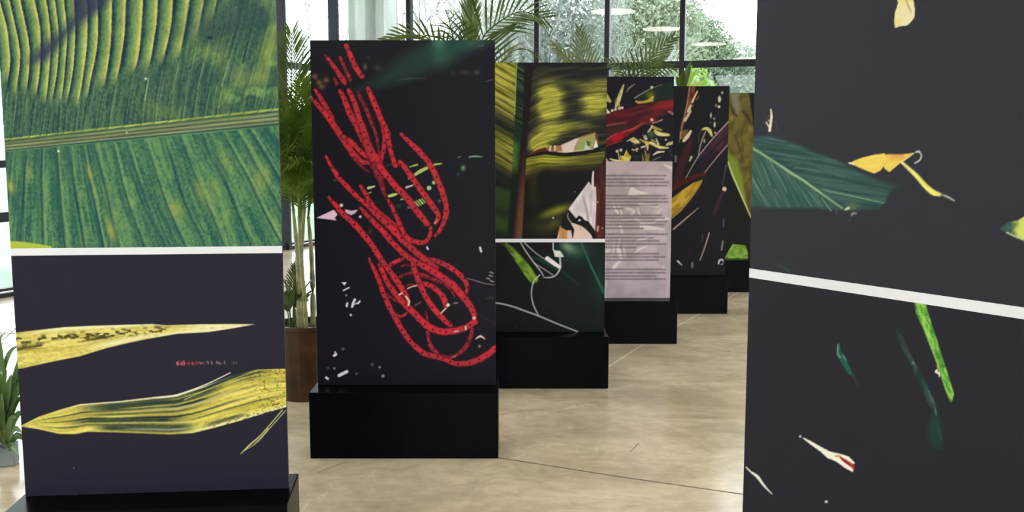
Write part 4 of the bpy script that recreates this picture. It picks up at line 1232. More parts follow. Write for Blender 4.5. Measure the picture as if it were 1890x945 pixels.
# ---- print 5: dark heliconia
def paint_dark(X, Y):
    A = Art(X, Y, (31, 28, 36))
    A.poly([(1273, 150), (1285, 150), (1283, 166), (1276, 196), (1264, 222), (1259, 242), (1255, 236), (1265, 201)], streaky((100, 34, 34), (118, 72, 48), 6, 12, 3), 1.8)
    A.stroke([(1274, 150), (1270, 182), (1265, 206), (1258, 238), (1254, 262)], [2, 2, 2, 1.5], (168, 146, 136), 1.4, .8)
    S = (216, 194, 156)
    A.stroke([(1287, 169), (1282, 179), (1278, 188)], [3, 3.4, 4.4], S, 1.4); A.stroke([(1290, 177), (1285, 185)], 2, (130, 100, 64), 1.5); A.stroke([(1275, 194), (1272, 202), (1270, 206)], [3, 6, 4], S, 1.5); A.stroke([(1280, 194), (1276, 198)], 2, (130, 100, 64), 1.5)
    A.stroke([(1275, 205), (1270, 213), (1264, 222)], [3, 5, 6], (206, 180, 146), 1.5); A.poly([(1256, 242), (1263, 240), (1271, 238), (1267, 250), (1262, 260), (1257, 255)], (124, 84, 54), 1.8); A.stroke([(1256, 243), (1256, 256)], 2.4, (170, 146, 96), 1.5); A.stroke([(1275, 242), (1269, 252), (1262, 260)], [4, 7, 5], (224, 206, 170), 1.5)
    A.stroke([(1296, 239), (1304, 237), (1310, 242), (1314, 251)], [3, 5.5, 7, 3], (204, 198, 116), 1.5); A.stroke([(1296, 238), (1290, 250), (1289, 262)], 1.5, (110, 104, 70), 1.5, .7); A.stroke([(1303, 241), (1296, 258), (1291, 276), (1289, 290)], [2, 2.6, 2.4, 1.4], (160, 138, 134), 1.4)
    for (x, y, r, ry, al) in ((1333, 171, 2, 2.4, .9), (1328, 183, 2.8, 6, 1), (1327, 197, 2.6, 2.6, 1), (1321.5, 194.5, 2, 3, .5), (1312, 213, 1.7, 5, .85), (1318, 219, 1.8, 2.6, .6), (1319, 230, 2, 5, .9), (1311, 226, 1.4, 2, .4), (1300, 260, 1.8, 4, .7)):
        A.dot(x, y, r, (218, 210, 176), 1.5, al, ry)
    A.dot(1320, 245, 2.4, (198, 118, 124), 1.5); A.stroke([(1327, 200), (1325, 216)], 1, (90, 80, 70), 1.5, .6)
    A.poly([(1346, 223), (1330, 240), (1299, 276), (1288, 292), (1300, 322), (1318, 297), (1350, 262), (1350, 222)], streaky((48, 34, 46), (74, 46, 56), 30, 2.4, 13, -.86), 2.5); A.poly([(1300, 322), (1288, 292), (1310, 272), (1330, 282), (1316, 300)], (32, 28, 40), 10, .7)
    A.stroke([(1347, 222), (1330, 240), (1312, 260), (1299, 276), (1288, 290), (1276, 310), (1264, 332)], [2.4, 2.4, 2.2, 2, 1.4], (172, 152, 156), 1.3, .95); A.stroke([(1344, 267), (1331, 281), (1318, 297), (1308, 309), (1300, 320)], [2.2, 2.2, 1.8], (158, 136, 136), 1.3, .95)
    A.stroke([(1276, 258), (1268, 278), (1260, 298), (1254, 320), (1250, 338)], [8, 14, 15, 16, 14], (66, 36, 40), 5, .9)
    A.stroke([(1236, 352), (1246, 345), (1262, 336), (1282, 326), (1302, 322)], [7, 8, 8, 8, 6], (84, 30, 32), 2.5); A.stroke([(1258, 341), (1274, 331), (1290, 326)], 3, (58, 22, 26), 2.5, .8)
    A.poly([(1225, 376), (1245, 362), (1262, 349), (1280, 337), (1296, 332), (1291, 341), (1279, 357), (1266, 374), (1252, 389), (1236, 403), (1225, 410)], streaky((166, 128, 38), (200, 164, 64), 18, 4, 23, -.8), 2)
    A.stroke([(1296, 332), (1290, 344), (1276, 364), (1258, 386), (1240, 402)], [1.6, 3, 4, 4, 3], (196, 160, 84), 2, .8); A.stroke([(1302, 334), (1292, 350), (1276, 372), (1262, 388)], 5, (52, 26, 36), 4, .8)
    A.dot(1337, 349, 4, (228, 184, 164), 2, 1, 4.5); A.stroke([(1335, 354), (1328, 368), (1321, 386), (1318, 396)], [4, 6, 8, 5], (66, 42, 54), 3, .9); A.stroke([(1273, 297), (1276, 290)], [3, 5], (168, 174, 160), 1.5); A.stroke([(1247, 288), (1247, 298)], 3.6, (140, 134, 140), 1.7, .8); A.stroke([(1340, 305), (1337, 322), (1334, 342)], [3, 1.6, 1], (94, 92, 104), 1.5, .8)
    A.stroke([(1243, 423), (1257, 411), (1271, 399), (1289, 384)], [2.8, 2.8, 2.4, 1], (196, 168, 152), 1.5, .9); A.stroke([(1309, 430), (1301, 456), (1292, 480)], [2.6, 2.4, 2], (176, 158, 150), 1.4, .9); A.stroke([(1297, 432), (1296, 444)], 2, (84, 76, 84), 1.6, .7); A.stroke([(1336, 405), (1335, 419)], 2, (120, 116, 122), 1.5, .8); A.stroke([(1334, 445), (1332, 461)], [2.4, 3.2], (142, 144, 112), 1.5, .9)
    A.stroke([(1326, 487), (1328, 481), (1333, 479), (1335, 483)], [2.4, 3.6, 2.6, 1.6], (206, 200, 196), 1.4); A.stroke([(1331, 488), (1334, 487)], 2.2, (160, 150, 150), 1.4); A.stroke([(1251, 482), (1258, 489)], [3.6, 2], (206, 196, 196), 1.5); A.stroke([(1277.5, 485), (1277.5, 493)], 3.4, (150, 150, 160), 1.6, .8); A.glow(1273, 467, 4, 8, (56, 50, 56), .6)
    return A.c


# ---- print 6: olive leaf
def paint_olive(X, Y):
    A = Art(X, Y, (24, 21, 27))
    A.poly([(1310, 160), (1380, 160), (1384, 185), (1388, 210), (1391, 240), (1391, 300), (1389, 340), (1386, 402), (1368, 360), (1351, 320), (1343, 298), (1330, 250)], streaky((90, 78, 36), (112, 100, 52), 9, 22, 3, .5), 2)
    A.poly([(1340, 275), (1362, 300), (1374, 340), (1380, 390), (1386, 402), (1368, 362), (1351, 322), (1342, 298)], (124, 146, 52), 9, .9)
    A.poly([(1347, 172), (1362, 172), (1366, 200), (1362, 212), (1352, 196)], (138, 128, 114), 7, .85); A.glow(1378, 192, 7, 18, (106, 96, 62), .8); A.stroke([(1349, 194), (1354, 208), (1360, 214)], 4, (66, 54, 34), 3, .8); A.stroke([(1372, 206), (1380, 216), (1387, 230)], 5, (58, 48, 32), 3, .8); A.glow(1384, 237, 5, 7, (146, 118, 84), .8); A.glow(1350, 217, 4, 5, (150, 136, 64), .9)
    A.glow(1372, 262, 8, 22, (122, 102, 46), .6, .3); A.stroke([(1376, 340), (1380, 360), (1384, 390)], 8, (84, 66, 40), 5, .7); A.stroke([(1356, 250), (1366, 275), (1372, 300)], 4, (74, 62, 30), 4, .7); A.stroke([(1376, 225), (1368, 250), (1372, 280)], 3, (80, 66, 34), 3, .6)
    A.stroke([(1344, 299), (1351, 320), (1360, 341), (1372, 369), (1386, 401)], [2.4, 3, 3, 2.4, 1.6], (196, 206, 140), 1.5)
    A.poly([(1353, 451), (1364, 451), (1376, 453), (1380, 465), (1381, 478.5), (1338, 478.5), (1345, 464)], streaky((104, 146, 46), (146, 178, 84), 9, 8, 13), 2); A.stroke([(1353, 451), (1345, 464), (1338, 478)], 2, (186, 196, 106), 1.8, .8)
    return A.c


# ---- print 7: large dark sheet with scattered leaves
def paint_scatter_up(X, Y):
    A = Art(X, Y, (52, 51, 59))  # base lightened: the gloss glare on this sheet is put into the ink

    def teal(x, y):
        m_ = np.interp(x, [1380, 1442, 1482, 1554, 1640], [269, 307, 333, 383, 440])
        lo = sstep(-2, 2, y - m_)
        u = fbm((x + 4.0 * (y - 300)) / 150, (y - 0.16 * x) / 4.5, 3)
        w = fbm((y + .4 * x) / 80, (x - 0.5 * y) / 6.0, 13)
        a = mixc((44, 74, 74), (68, 98, 92), sstep(.3, .7, u))
        b_ = mixc((52, 84, 78), (72, 104, 94), sstep(.3, .7, w))
        return a * (1 - lo[:, None]) + b_ * lo[:, None]
    A.poly([(1360, 252), (1392, 253), (1423, 252), (1470, 266), (1543, 296), (1594, 321), (1650, 344), (1640, 358), (1634, 373), (1623, 385), (1546, 386), (1500, 384), (1451, 384), (1386, 382), (1360, 382)], teal, 7, .95)
    A.poly([(1560, 318), (1600, 326), (1668, 344), (1646, 352), (1600, 350)], (50, 72, 74), 9, .5)
    for p, w, al in (([(1404, 299), (1413, 318), (1421, 341)], [1, 2, 1.6], .6), ([(1419, 295), (1434, 320), (1449, 347), (1453, 356)], [1, 2, 2, 1], .7), ([(1388, 328), (1397, 345), (1406, 361)], [2, 2.2, 1], .75), ([(1466, 333), (1482, 356), (1497, 381)], [1, 2, 2], .6), ([(1491, 352), (1502, 366), (1512, 378)], [1, 2.2, 1], .6), ([(1516, 364), (1524, 376), (1534, 389)], [1.4, 2.2, 2.4], .85), ([(1430, 350), (1444, 372)], [3, 1], .5), ([(1398, 330), (1420, 368)], [3, 1], .35), ([(1385, 284), (1398, 310), (1412, 345)], 2, .35), ([(1452, 322), (1470, 352)], 1.6, .35), ([(1408, 361), (1416, 376)], 2, .4)):
        A.stroke(p, w, (118, 156, 138), 1.6, al)
    for p, al in (([(1466, 310), (1490, 312), (1512, 317)], .6), ([(1458, 302), (1475, 303)], .4), ([(1500, 328), (1530, 334), (1552, 336)], .4), ([(1490, 328), (1520, 334)], .35), ([(1450, 290), (1490, 300), (1530, 316)], .25), ([(1540, 322), (1558, 326)], .4), ([(1455, 268), (1500, 284), (1545, 297)], .35), ([(1430, 282), (1470, 290), (1500, 300)], .25), ([(1520, 342), (1570, 352)], .3), ([(1420, 256), (1450, 262)], .35)):
        A.stroke(p, 2.2, (104, 134, 124), 2, al)
    A.stroke([(1380, 268), (1390, 274), (1416, 290), (1442, 307), (1462, 321), (1482, 333), (1520, 360), (1554, 384)], [5, 5, 4, 4.4, 5, 4.4, 3.6, 3], (134, 166, 126), 1.6, .95); A.stroke([(1442, 306), (1482, 332), (1516, 356)], 1.6, (176, 200, 160), 1.4, .7)
    A.stroke([(1518, 349), (1530, 353), (1560, 359), (1600, 368), (1632, 375)], [1, 2.4, 2, 2.6, 1.4], (116, 158, 128), 1.6, .9)
    A.glow(1574, 380, 12, 8, (92, 112, 84), .9); A.stroke([(1560, 387), (1566, 384)], [3, 5], (196, 196, 184), 1.6); A.stroke([(1571, 398), (1574, 394), (1580, 394)], [2, 4, 3], (150, 152, 152), 1.6, .9); A.stroke([(1543, 386), (1544, 394)], 2, (88, 104, 100), 1.8, .7); A.glow(1568, 407, 3, 3, (70, 70, 76), .7)
    T = (232, 222, 198)
    A.stroke([(1422.6, 202), (1424, 214), (1422.5, 228), (1420.5, 241)], [2.4, 4, 4.4, 5], T, 1.4); A.stroke([(1414, 226), (1417, 230), (1420, 234)], [2.4, 2.4, 4], T, 1.3); A.stroke([(1418, 222), (1422, 224)], 2, T, 1.3, .9); A.stroke([(1432, 225), (1434, 238)], 1.6, (90, 76, 80), 1.8, .7); A.stroke([(1420, 214), (1421, 222)], 2, (130, 90, 60), 1.4, .8)

    def yel(x, y):
        o = sstep(1628, 1650, x) * sstep(302, 290, y) * sstep(1676, 1664, x)
        c = mixc((232, 196, 86), (246, 218, 112), fbm(x / 14, (y + .2 * x) / 4, 23))
        o = o[:, None] * .6
        return c * (1 - o) + np.array([222, 146, 84]) * o
    A.poly([(1568, 301), (1578, 296), (1591, 291), (1612, 286), (1633, 283), (1635, 286), (1639, 284.5), (1664, 285), (1687, 282), (1676, 291), (1664.5, 298.6), (1652, 309), (1641.6, 317.6), (1635, 313), (1630, 307.5), (1626, 314), (1613.7, 320.5), (1592, 312)], yel, 1.5)
    A.stroke([(1567, 301), (1576, 303)], 3, (240, 232, 214), 1.5, .8); A.stroke([(1630, 308), (1636, 300)], 1.5, (190, 140, 70), 1.5, .6); A.stroke([(1666, 298), (1676, 291), (1687, 282.6)], 2, (232, 220, 190), 1.5, .8)
    A.stroke([(1690, 281), (1695, 279.5), (1699, 283), (1700.5, 289), (1697, 296), (1688.6, 301)], [2, 4, 2.4, 2.4, 3, 2.4], (204, 202, 198), 1.4, .95)
    A.stroke([(1664, 299), (1676, 310), (1692, 325), (1708, 343), (1722, 355), (1734, 359)], [4, 6, 8, 9, 10, 7], streaky((220, 206, 84), (242, 234, 132), 20, 3, 33, .75), 1.5); A.stroke([(1664, 298.5), (1676, 309), (1690, 322)], 2, (240, 230, 200), 1.4, .7)
    A.stroke([(1741, 360), (1750, 364), (1761, 370)], [2.6, 3.4, 2.4], (184, 182, 180), 1.5); A.dot(1737, 359, 2.4, (160, 160, 150))

    def cream(x, y):
        c = mixc((240, 222, 176), (240, 226, 206), sstep(1660, 1680, x) * fbm(x / 8, y / 8, 43))
        yy = (sstep(14, -6, y) * .6 + np.exp(-((x - 1659) / 5) ** 2 - ((y - 40) / 8) ** 2) * .5)[:, None]
        return c * (1 - yy) + np.array([232, 208, 96]) * yy
    A.poly([(1652, -30), (1654, -10), (1656, 0), (1657.5, 5), (1655, 14), (1652, 22), (1650.3, 38), (1652, 51.5), (1662, 48.5), (1674, 47), (1679, 43), (1683.5, 38), (1687, 33), (1688, 30.5), (1688.6, 18), (1686, 0), (1680, -30)], cream, 1.5)
    A.stroke([(1671, -4), (1675, 8), (1680, 18), (1682, 24)], [2, 3, 3, 1.5], (176, 136, 80), 2, .8)
    A.poly([(1845, 423), (1861, 410), (1878, 407), (1890, 400), (1915, 394), (1940, 410), (1930, 445), (1905, 448), (1890, 442), (1870, 435), (1855, 428)], lambda x, y: mixc((58, 88, 84), (206, 212, 104), sstep(1862, 1884, x + 14 * (fbm(x / 6, y / 6, 53) - .5))), 1.8)
    A.glow(1872, 416, 6, 5, (84, 112, 70), .6); A.stroke([(1858, 429), (1875, 437), (1892, 444)], 3, (206, 218, 170), 1.6, .8)
    A.stroke([(1430, 487), (1442, 492), (1456, 500)], [2, 4, 5], (60, 82, 70), 4, .7)
    return A.c


def paint_scatter_low(X, Y):
    A = Art(X, Y, (45, 44, 51))  # less gloss glare in this base colour than on the upper sheet

    def bright(x, y):
        u = (x - np.interp(y, [560, 743], [1697, 1757]))
        c = mixc((86, 148, 58), (150, 206, 88), sstep(.3, .7, fbm(u / 3, y / 14, 3)))
        k_ = sstep(.5, .68, fbm(u / 4, y / 9, 13))[:, None] * .55
        c = c * (1 - k_) + np.array([52, 104, 62]) * k_
        b_ = np.clip(np.exp(-((u + 4) / 2.5) ** 2) * .6, 0, 1)[:, None]
        return c * (1 - b_) + np.array([176, 216, 104]) * b_
    A.poly([(1687, 552), (1707, 553), (1712, 575), (1730, 630), (1746, 680), (1761, 727), (1758, 738), (1755, 743), (1745, 720), (1728, 668), (1706, 612), (1691, 578)], bright, 1.6)
    A.stroke([(1730, 683), (1728, 686), (1733, 689), (1734, 695)], [3, 5, 4, 2], (228, 222, 216), 1.4); A.stroke([(1731, 668), (1730, 680)], 2, (190, 190, 80), 1.5, .8)
    A.stroke([(1656, 610), (1664, 634), (1676, 656), (1685, 670), (1698, 699), (1710, 722), (1722, 748)], [2, 5, 7, 8, 10, 13, 12], streaky((38, 58, 58), (54, 78, 76), 4, 20, 23), 4, .9); A.stroke([(1662, 616), (1676, 648), (1692, 680)], 1.5, (86, 100, 104), 2, .6); A.dot(1685, 670, 2.4, (110, 132, 132), 2, .9); A.stroke([(1714, 722), (1722, 742)], 2.5, (92, 118, 112), 2, .8)
    A.poly([(1722, 756), (1730, 758), (1736, 780), (1740, 800), (1738, 826), (1728, 830), (1714, 812), (1712, 790)], (38, 64, 62), 9, .85); A.stroke([(1726, 754), (1728, 766)], [3, 2], (110, 120, 120), 2, .8); A.stroke([(1732, 790), (1738, 812)], 3, (56, 86, 80), 3, .7)
    A.poly([(1546, 636), (1549, 632), (1552, 650), (1562, 662), (1571, 684), (1576, 696), (1566, 690), (1552, 668), (1545, 656)], (40, 96, 80), 3, .9); A.stroke([(1547, 636), (1546, 652), (1551, 660)], 2, (120, 176, 150), 1.5, .8); A.stroke([(1556, 656), (1561, 664)], 2, (110, 166, 140), 1.5, .8); A.stroke([(1573, 690), (1584, 712)], [5, 2], (62, 64, 76), 3, .8)

    def bract(x, y):
        return mixc((236, 228, 212), (244, 240, 226), fbm(x / 8, y / 8, 33))
    A.poly([(1481, 808.5), (1484, 808), (1498, 815), (1514, 824), (1531, 833), (1545, 836.5), (1556, 839), (1567, 843), (1578, 854.5), (1576, 857), (1574.5, 871.6), (1560, 864), (1545, 853), (1534, 847.5), (1528, 846), (1515, 834), (1497, 821)], bract, 1.5)
    A.stroke([(1551, 844), (1560, 851), (1575, 861)], [3, 6, 7], (142, 38, 32), 1.8); A.stroke([(1542, 842), (1550, 842)], [3, 4], (220, 152, 92), 2); A.stroke([(1568, 853), (1575, 866)], 3, (196, 92, 60), 1.8, .7)
    A.dot(1477, 805.5, 2.2, (204, 204, 206)); A.stroke([(1377, 862), (1386, 871), (1398, 880), (1410, 896), (1425, 912)], [2, 3, 6, 4, 1.4], (222, 220, 214), 1.4); A.dot(1525, 926, 3, (206, 206, 208), 1.6, 1, 2.4)
    return A.c


# ------------------------------------------------------------------ the display panels
PH, HT, BW, DD, OV, BT = 0.3418, 2.0952, 0.9202, 0.1612, 0.0155, 0.018
GLOSS_LIFT, GAIN = 0.009, 0.80


def to_lin(c):
    c = np.clip(c / 255.0, 0, 1)
    return np.where(c <= 0.04045, c / 12.92, ((c + 0.055) / 1.055) ** 2.4)


def sheet(name, root, p0, u, n, z0, z1, step, painter, label=None):
    """one printed sheet, fixed to the front of the board"""
    nu = int(round(BW / step)) + 1
    nz = int(round((z1 - z0) / step)) + 1
    us = np.linspace(0.0, BW, nu); zs = np.linspace(z0, z1, nz)
    U, V = np.meshgrid(us, zs)
    P = p0[None, :] + U.ravel()[:, None] * u[None, :]
    P[:, 2] = V.ravel()
    P += n[None, :] * 0.0015
    X, Y = trace_coords(P)
    ink = np.maximum(to_lin(painter(X, Y)) * GAIN - GLOSS_LIFT, 0.0025)
    a = np.arange(nu * nz).reshape(nz, nu)
    Fq = np.stack([a[:-1, :-1], a[:-1, 1:], a[1:, 1:], a[1:, :-1]], -1).reshape(-1, 4)
    o = make_np(name, P, Fq, M['print'], root, label=label)
    at_ = o.data.color_attributes.new('ink', 'FLOAT_COLOR', 'POINT')
    rgba = np.ones((len(P), 4), np.float32)
    rgba[:, :3] = ink
    at_.data.foreach_set('color', rgba.ravel())
    return o


def panel(x_right, y, yaw, xr_plinth, label, prints, strip=None, left_x=None):
    """prints: (part name, z0, z1, grid step, painter, label)"""
    u = np.array([math.cos(yaw), math.sin(yaw), 0.0])
    n = np.array([math.sin(yaw), -math.cos(yaw), 0.0])
    if left_x is not None:
        p0 = np.array([left_x, y, 0.0])
    else:
        p0 = np.array([x_right - BW, y, 0.0])
    c = p0 + u * (BW / 2 + (xr_plinth or 0.0))
    root = empty('display_panel', (c[0], c[1], 0.0), label, 'display panel', 'freestanding photo panels on black plinths')
    b = MB()
    b.box((c[0], c[1], PH / 2), u, n, Z, BW + 2 * OV, 2 * DD, PH, 0.003)
    b.build('plinth', M['black'], root)
    cb = p0 + u * (BW / 2) - n * (BT / 2)
    b = MB()
    b.box((cb[0], cb[1], (PH + HT) / 2), u, n, Z, BW, BT, HT - PH, 0.0015)
    b.build('board', M['board'], root)
    for (nm, z0, z1, st, pf, lb) in prints:
        sheet(nm, root, p0, u, n, z0, z1, st, pf, lb)
    if strip:
        zc, h = strip
        cs = p0 + u * (BW / 2) + n * 0.0012
        b = MB()
        b.box((cs[0], cs[1], zc), u, n, Z, BW, 0.0024, h)
        b.build('divider_strip', M['strip'], root, label='white divider strip')
    return root


e = 0.001
ZS1 = 1.2168
Y3 = 6.3786
Z3 = at(1000, 444, Y3)[2]
Z4 = at(1180, 298, 7.785)[2]
panel(None, 3.3635, 0.09, 0.0, 'front left panel with huge green banana leaf print above two yellow blades',
      [('leaf_print', ZS1 + 0.0125, HT - e, 0.0025, paint_leaf, 'green banana leaf print'), ('blade_print', PH + e, ZS1 - 0.0125, 0.0025, paint_blades, 'black print with yellow leaf blades')],
      (ZS1, 0.025), left_x=-1.7292)
panel(-0.0848, 4.9694, 0, 0.0, 'panel printed with tangled red chain-like strands on black', [('photo_print', PH + e, HT - e, 0.0033, paint_chains, None)])
panel(0.609, Y3, 0, 0.0, 'panel with backlit yellow-green banana leaf over a dark picture of white lines',
      [('leaf_print', Z3 + 0.0115, HT - e, 0.004, paint_backlit, 'backlit leaf print'), ('dark_print', PH + e, Z3 - 0.0115, 0.004, paint_lines, 'dark print with white lines')], (Z3, 0.023))
panel(1.268, 7.785, 0, 0.0207, 'panel with red leaf print above a pale sheet of small text',
      [('leaf_print', Z4 + e, HT - e, 0.0045, paint_redleaf, 'red leaf print'), ('text_sheet', PH + e, Z4, 0.0045, paint_text, 'pale sheet of small text')])
panel(2.001, 9.1417, 0, -0.017, 'dark panel with purple stems and a yellow leaf, beside the text panel', [('photo_print', PH + e, HT - e, 0.0055, paint_dark, None)])
panel(2.665, 10.4491, 0, 0.0, 'farthest panel, mostly hidden, with an olive leaf print', [('photo_print', PH + e, HT - e, 0.0065, paint_olive, None)])
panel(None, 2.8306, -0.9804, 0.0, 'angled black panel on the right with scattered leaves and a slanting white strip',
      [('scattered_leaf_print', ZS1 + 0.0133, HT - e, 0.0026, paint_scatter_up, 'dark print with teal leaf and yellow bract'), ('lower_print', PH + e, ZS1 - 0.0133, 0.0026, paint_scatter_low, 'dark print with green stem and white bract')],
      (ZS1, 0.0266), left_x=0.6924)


# ------------------------------------------------------------------ indoor plants
def frond(parent, ctrl, L, n=34, w=0.016, seed=1, droop=0.35, ang=0.85, lift=0.2, mat='frond', t0=0.14, r0=0.009, up=(0, 0, 1)):
    """one palm frond: arching rachis and two ranks of leaflets"""
    rr = random.Random(seed)
    P = smooth_path3(ctrl, 8)
    D = np.concatenate([[0], np.cumsum(np.linalg.norm(np.diff(P, axis=0), axis=1))])
    tot = D[-1]
    b = MB()
    b.tube(P, list(np.linspace(r0, r0 * 0.25, len(P))), 4, False)
    up = np.array(up, float)
    for i in range(n):
        t = t0 + (1 - t0) * (i + 0.5) / n
        s = t * tot
        p = np.array([np.interp(s, D, P[:, q]) for q in range(3)])
        p2 = np.array([np.interp(min(s + 0.02, tot), D, P[:, q]) for q in range(3)])
        p1 = np.array([np.interp(max(s - 0.02, 0), D, P[:, q]) for q in range(3)])
        T = (p2 - p1) / (np.linalg.norm(p2 - p1) + 1e-9)
        S = np.cross(T, up)
        if np.linalg.norm(S) < 0.1: S = np.array([1.0, 0, 0])
        S = S / np.linalg.norm(S)
        Nn = np.cross(S, T)
        q = (t - t0) / (1 - t0)
        l = L * (0.55 + 0.45 * math.sin(math.pi * min(1, q * 0.95 + 0.12))) * (1 - 0.45 * q ** 3)
        a = ang * (1 - 0.5 * q)
        for sd in (-1, 1):
            li = l * rr.uniform(0.88, 1.08)
            d = T * math.cos(a) + S * sd * math.sin(a) + Nn * (lift + rr.uniform(-0.12, 0.12))
            d = d / np.linalg.norm(d)
            wv = np.cross(Nn, d); wv = wv / (np.linalg.norm(wv) + 1e-9)
            ww = w * rr.uniform(0.85, 1.15) / 2
            m1 = p + d * li * 0.35 - Z * droop * li * 0.05
            m2 = p + d * li * 0.72 - Z * droop * li * 0.22
            tp = p + d * li - Z * droop * li * 0.5
            k_ = len(b.v)
            b.v += [p - wv * ww * 0.4, p + wv * ww * 0.4, m1 - wv * ww, m1 + wv * ww, m2 - wv * ww * 0.8, m2 + wv * ww * 0.8, tp]
            b.f += [[k_, k_ + 1, k_ + 3, k_ + 2], [k_ + 2, k_ + 3, k_ + 5, k_ + 4], [k_ + 4, k_ + 5, k_ + 6]]
    return b.build('frond', M[mat], parent, False)


def smooth_path3(pts, n=6):
    P = np.array(pts, float)
    out = []
    for i in range(len(P) - 1):
        p0 = P[max(i - 1, 0)]; p1 = P[i]; p2 = P[i + 1]; p3 = P[min(i + 2, len(P) - 1)]
        for k_ in range(n):
            t = k_ / n
            out.append(0.5 * ((2 * p1) + (-p0 + p2) * t + (2 * p0 - 5 * p1 + 4 * p2 - p3) * t * t + (-p0 + 3 * p1 - 3 * p2 + p3) * t ** 3))
    out.append(P[-1])
    return np.array(out)


def pot(root, c, r, h, mat):
    b = MB()
    b.lathe((c[0], c[1], 0.0), [(r * 0.80, 0.0), (r * 0.84, 0.01), (r * 0.97, h - 0.03), (r, h - 0.025), (r, h), (r * 0.92, h), (r * 0.90, h - 0.05)], 36)
    b.build('pot', mat, root, False)
    b = MB()
    b.lathe((c[0], c[1], h - 0.05), [(r * 0.895, 0.0), (r * 0.89, 0.012), (r * 0.3, 0.022)], 24)
    b.build('soil', M['soil'], root, True)


def cane(root, pts, r0, r1):
    P = smooth_path3(pts, 5)
    b = MB()
    rad = []
    for i in range(len(P)):
        q = i / (len(P) - 1)
        rad.append(r0 + (r1 - r0) * q + (0.0025 if i % 3 == 0 else 0))
    b.tube(P, rad, 8)
    b.build('cane', M['cane'], root, True)


# palm A, in the gap between the first two panels
YA = 6.05
ca = at(566, 700, YA); ca[2] = 0
palmA = empty('potted_palm', (ca[0], ca[1], 0), 'tall potted palm in a brown pot between the first two panels', 'potted plant', 'potted palms among the panels')
pot(palmA, ca, 0.205, 0.47, M['pot_brown'])
A_c = [([(553, 600), (552, 540), (549, 470), (541, 385)], -0.05), ([(557, 600), (557, 540), (556, 470), (562, 385)], 0.02), ([(578, 600), (577, 530), (574, 460), (569, 400)], 0.05), ([(545, 602), (543, 560), (545, 500), (555, 430)], 0.10), ([(565, 598), (562, 550), (556, 480), (552, 400)], -0.12)]
tops = []
for q, (pp, dy) in enumerate(A_c):
    pts = [at(x, y, YA + dy) for (x, y) in pp]
    pts[0][2] = 0.41
    cane(palmA, pts, [0.021, 0.020, 0.018, 0.011, 0.014][q], 0.009)
    tops.append(pts[-1])
rA = random.Random(4)
specA = [  # (top, end spot, arch)
    (0, (562, 84), -0.02, 0.9), (0, (538, 62), 0.25, 0.7), (1, (575, 165), 0.1, .6), (2, (600, 150), 0.3, .6), (0, (500, 160), 0.2, .7), (1, (556, 150), -0.25, .6),
    (3, (525, 210), -0.2, .5), (2, (610, 215), -0.1, .5), (4, (540, 205), 0.3, .5), (1, (590, 240), 0.35, .5), (3, (575, 235), -0.3, .45), (0, (490, 235), -0.1, .45), (4, (560, 300), -0.4, .4), (2, (620, 300), 0.2, .4), (1, (530, 290), -0.35, .35), (0, (505, 320), 0.3, .3), (3, (590, 320), -0.35, .35)]
for q, (ti, (ex, ey), dy, arch) in enumerate(specA):
    s = tops[ti]
    eP = at(ex, ey, YA + dy)
    up_ = np.array([0, 0, 1.0])
    m1 = s * 0.65 + eP * 0.35 + up_ * 0.16 * arch + (eP - s) * np.array([-.1, -.1, 0.12])
    m2 = s * 0.3 + eP * 0.7 + up_ * 0.17 * arch
    frond(palmA, [s, m1, m2, eP], 0.40, 32, 0.012, 100 + q, 0.95 if q > 1 else .15, 0.72, 0.12, 'frond_bright' if q not in (0, 1, 4) else 'frond', 0.22, 0.007)
for q, (ax, ay, ex, ey) in enumerate(((538, 600, 525, 520), (540, 598, 556, 500), (541, 600, 574, 520), (536, 600, 520, 545), (540, 600, 548, 485), (545, 600, 566, 545))):
    a0 = at(ax, ay, YA - 0.03); a0[2] = 0.42
    eP = at(ex, ey, YA - 0.05 + 0.03 * q)
    frond(palmA, [a0, a0 * .5 + eP * .5 + np.array([0, 0, .08]), eP], 0.13, 14, 0.012, 140 + q, .4, .7, .1, 'frond', .45, .005)

# palm B, behind the red-chain panel and the backlit-leaf panel
YB = 7.75
cb_ = at(868, 700, YB); cb_[2] = 0
palmB = empty('potted_palm', (cb_[0], cb_[1], 0), 'large potted palm with fronds rising above the red-chain panel', 'potted plant', 'potted palms among the panels')
pot(palmB, cb_, 0.24, 0.5, M['pot_brown'])
crownB = []
for q, (x, y, dy) in enumerate(((868, 330, 0), (888, 300, .08), (850, 320, -.08), (880, 350, -.1))):
    eP = at(x, y, YB + dy)
    s = np.array([cb_[0] + .05 * (q - 1.5), cb_[1] + dy * .5, 0.44])
    cane(palmB, [s, s * .6 + eP * .4 + np.array([.02 * q - .03, 0, 0]), eP], 0.024, 0.012)
    crownB.append(eP)
specB = [(1, [(884, 160, .0), (888, 80, .0), (914, 46, -.05), (960, 22, -.1), (1006, 34, -.15)], 0.46, 26, .2, .95, .25, .018),
         (0, [(868, 200, .1), (868, 100, .15), (870, 0, .3), (872, -90, .5)], 0.30, 24, .15, .40, .1, .020),
         (2, [(850, 190, 0), (842, 110, -.1), (832, 50, -.3), (822, 18, -.6)], 0.44, 20, .9, .95, .1, .016),
         (2, [(838, 190, -.1), (815, 100, -.1), (788, 70, -.1), (748, 64, -.1), (702, 78, -.1)], 0.26, 24, .2, .7, .4, .018),
         (1, [(905, 190, .3), (930, 110, .4), (965, 90, .5), (1000, 110, .6)], 0.34, 22, .7, .9, .2, .013),
         (0, [(850, 210, .4), (800, 140, .5), (760, 120, .6), (715, 150, .7)], 0.32, 24, .5, .9, .2, .015)]
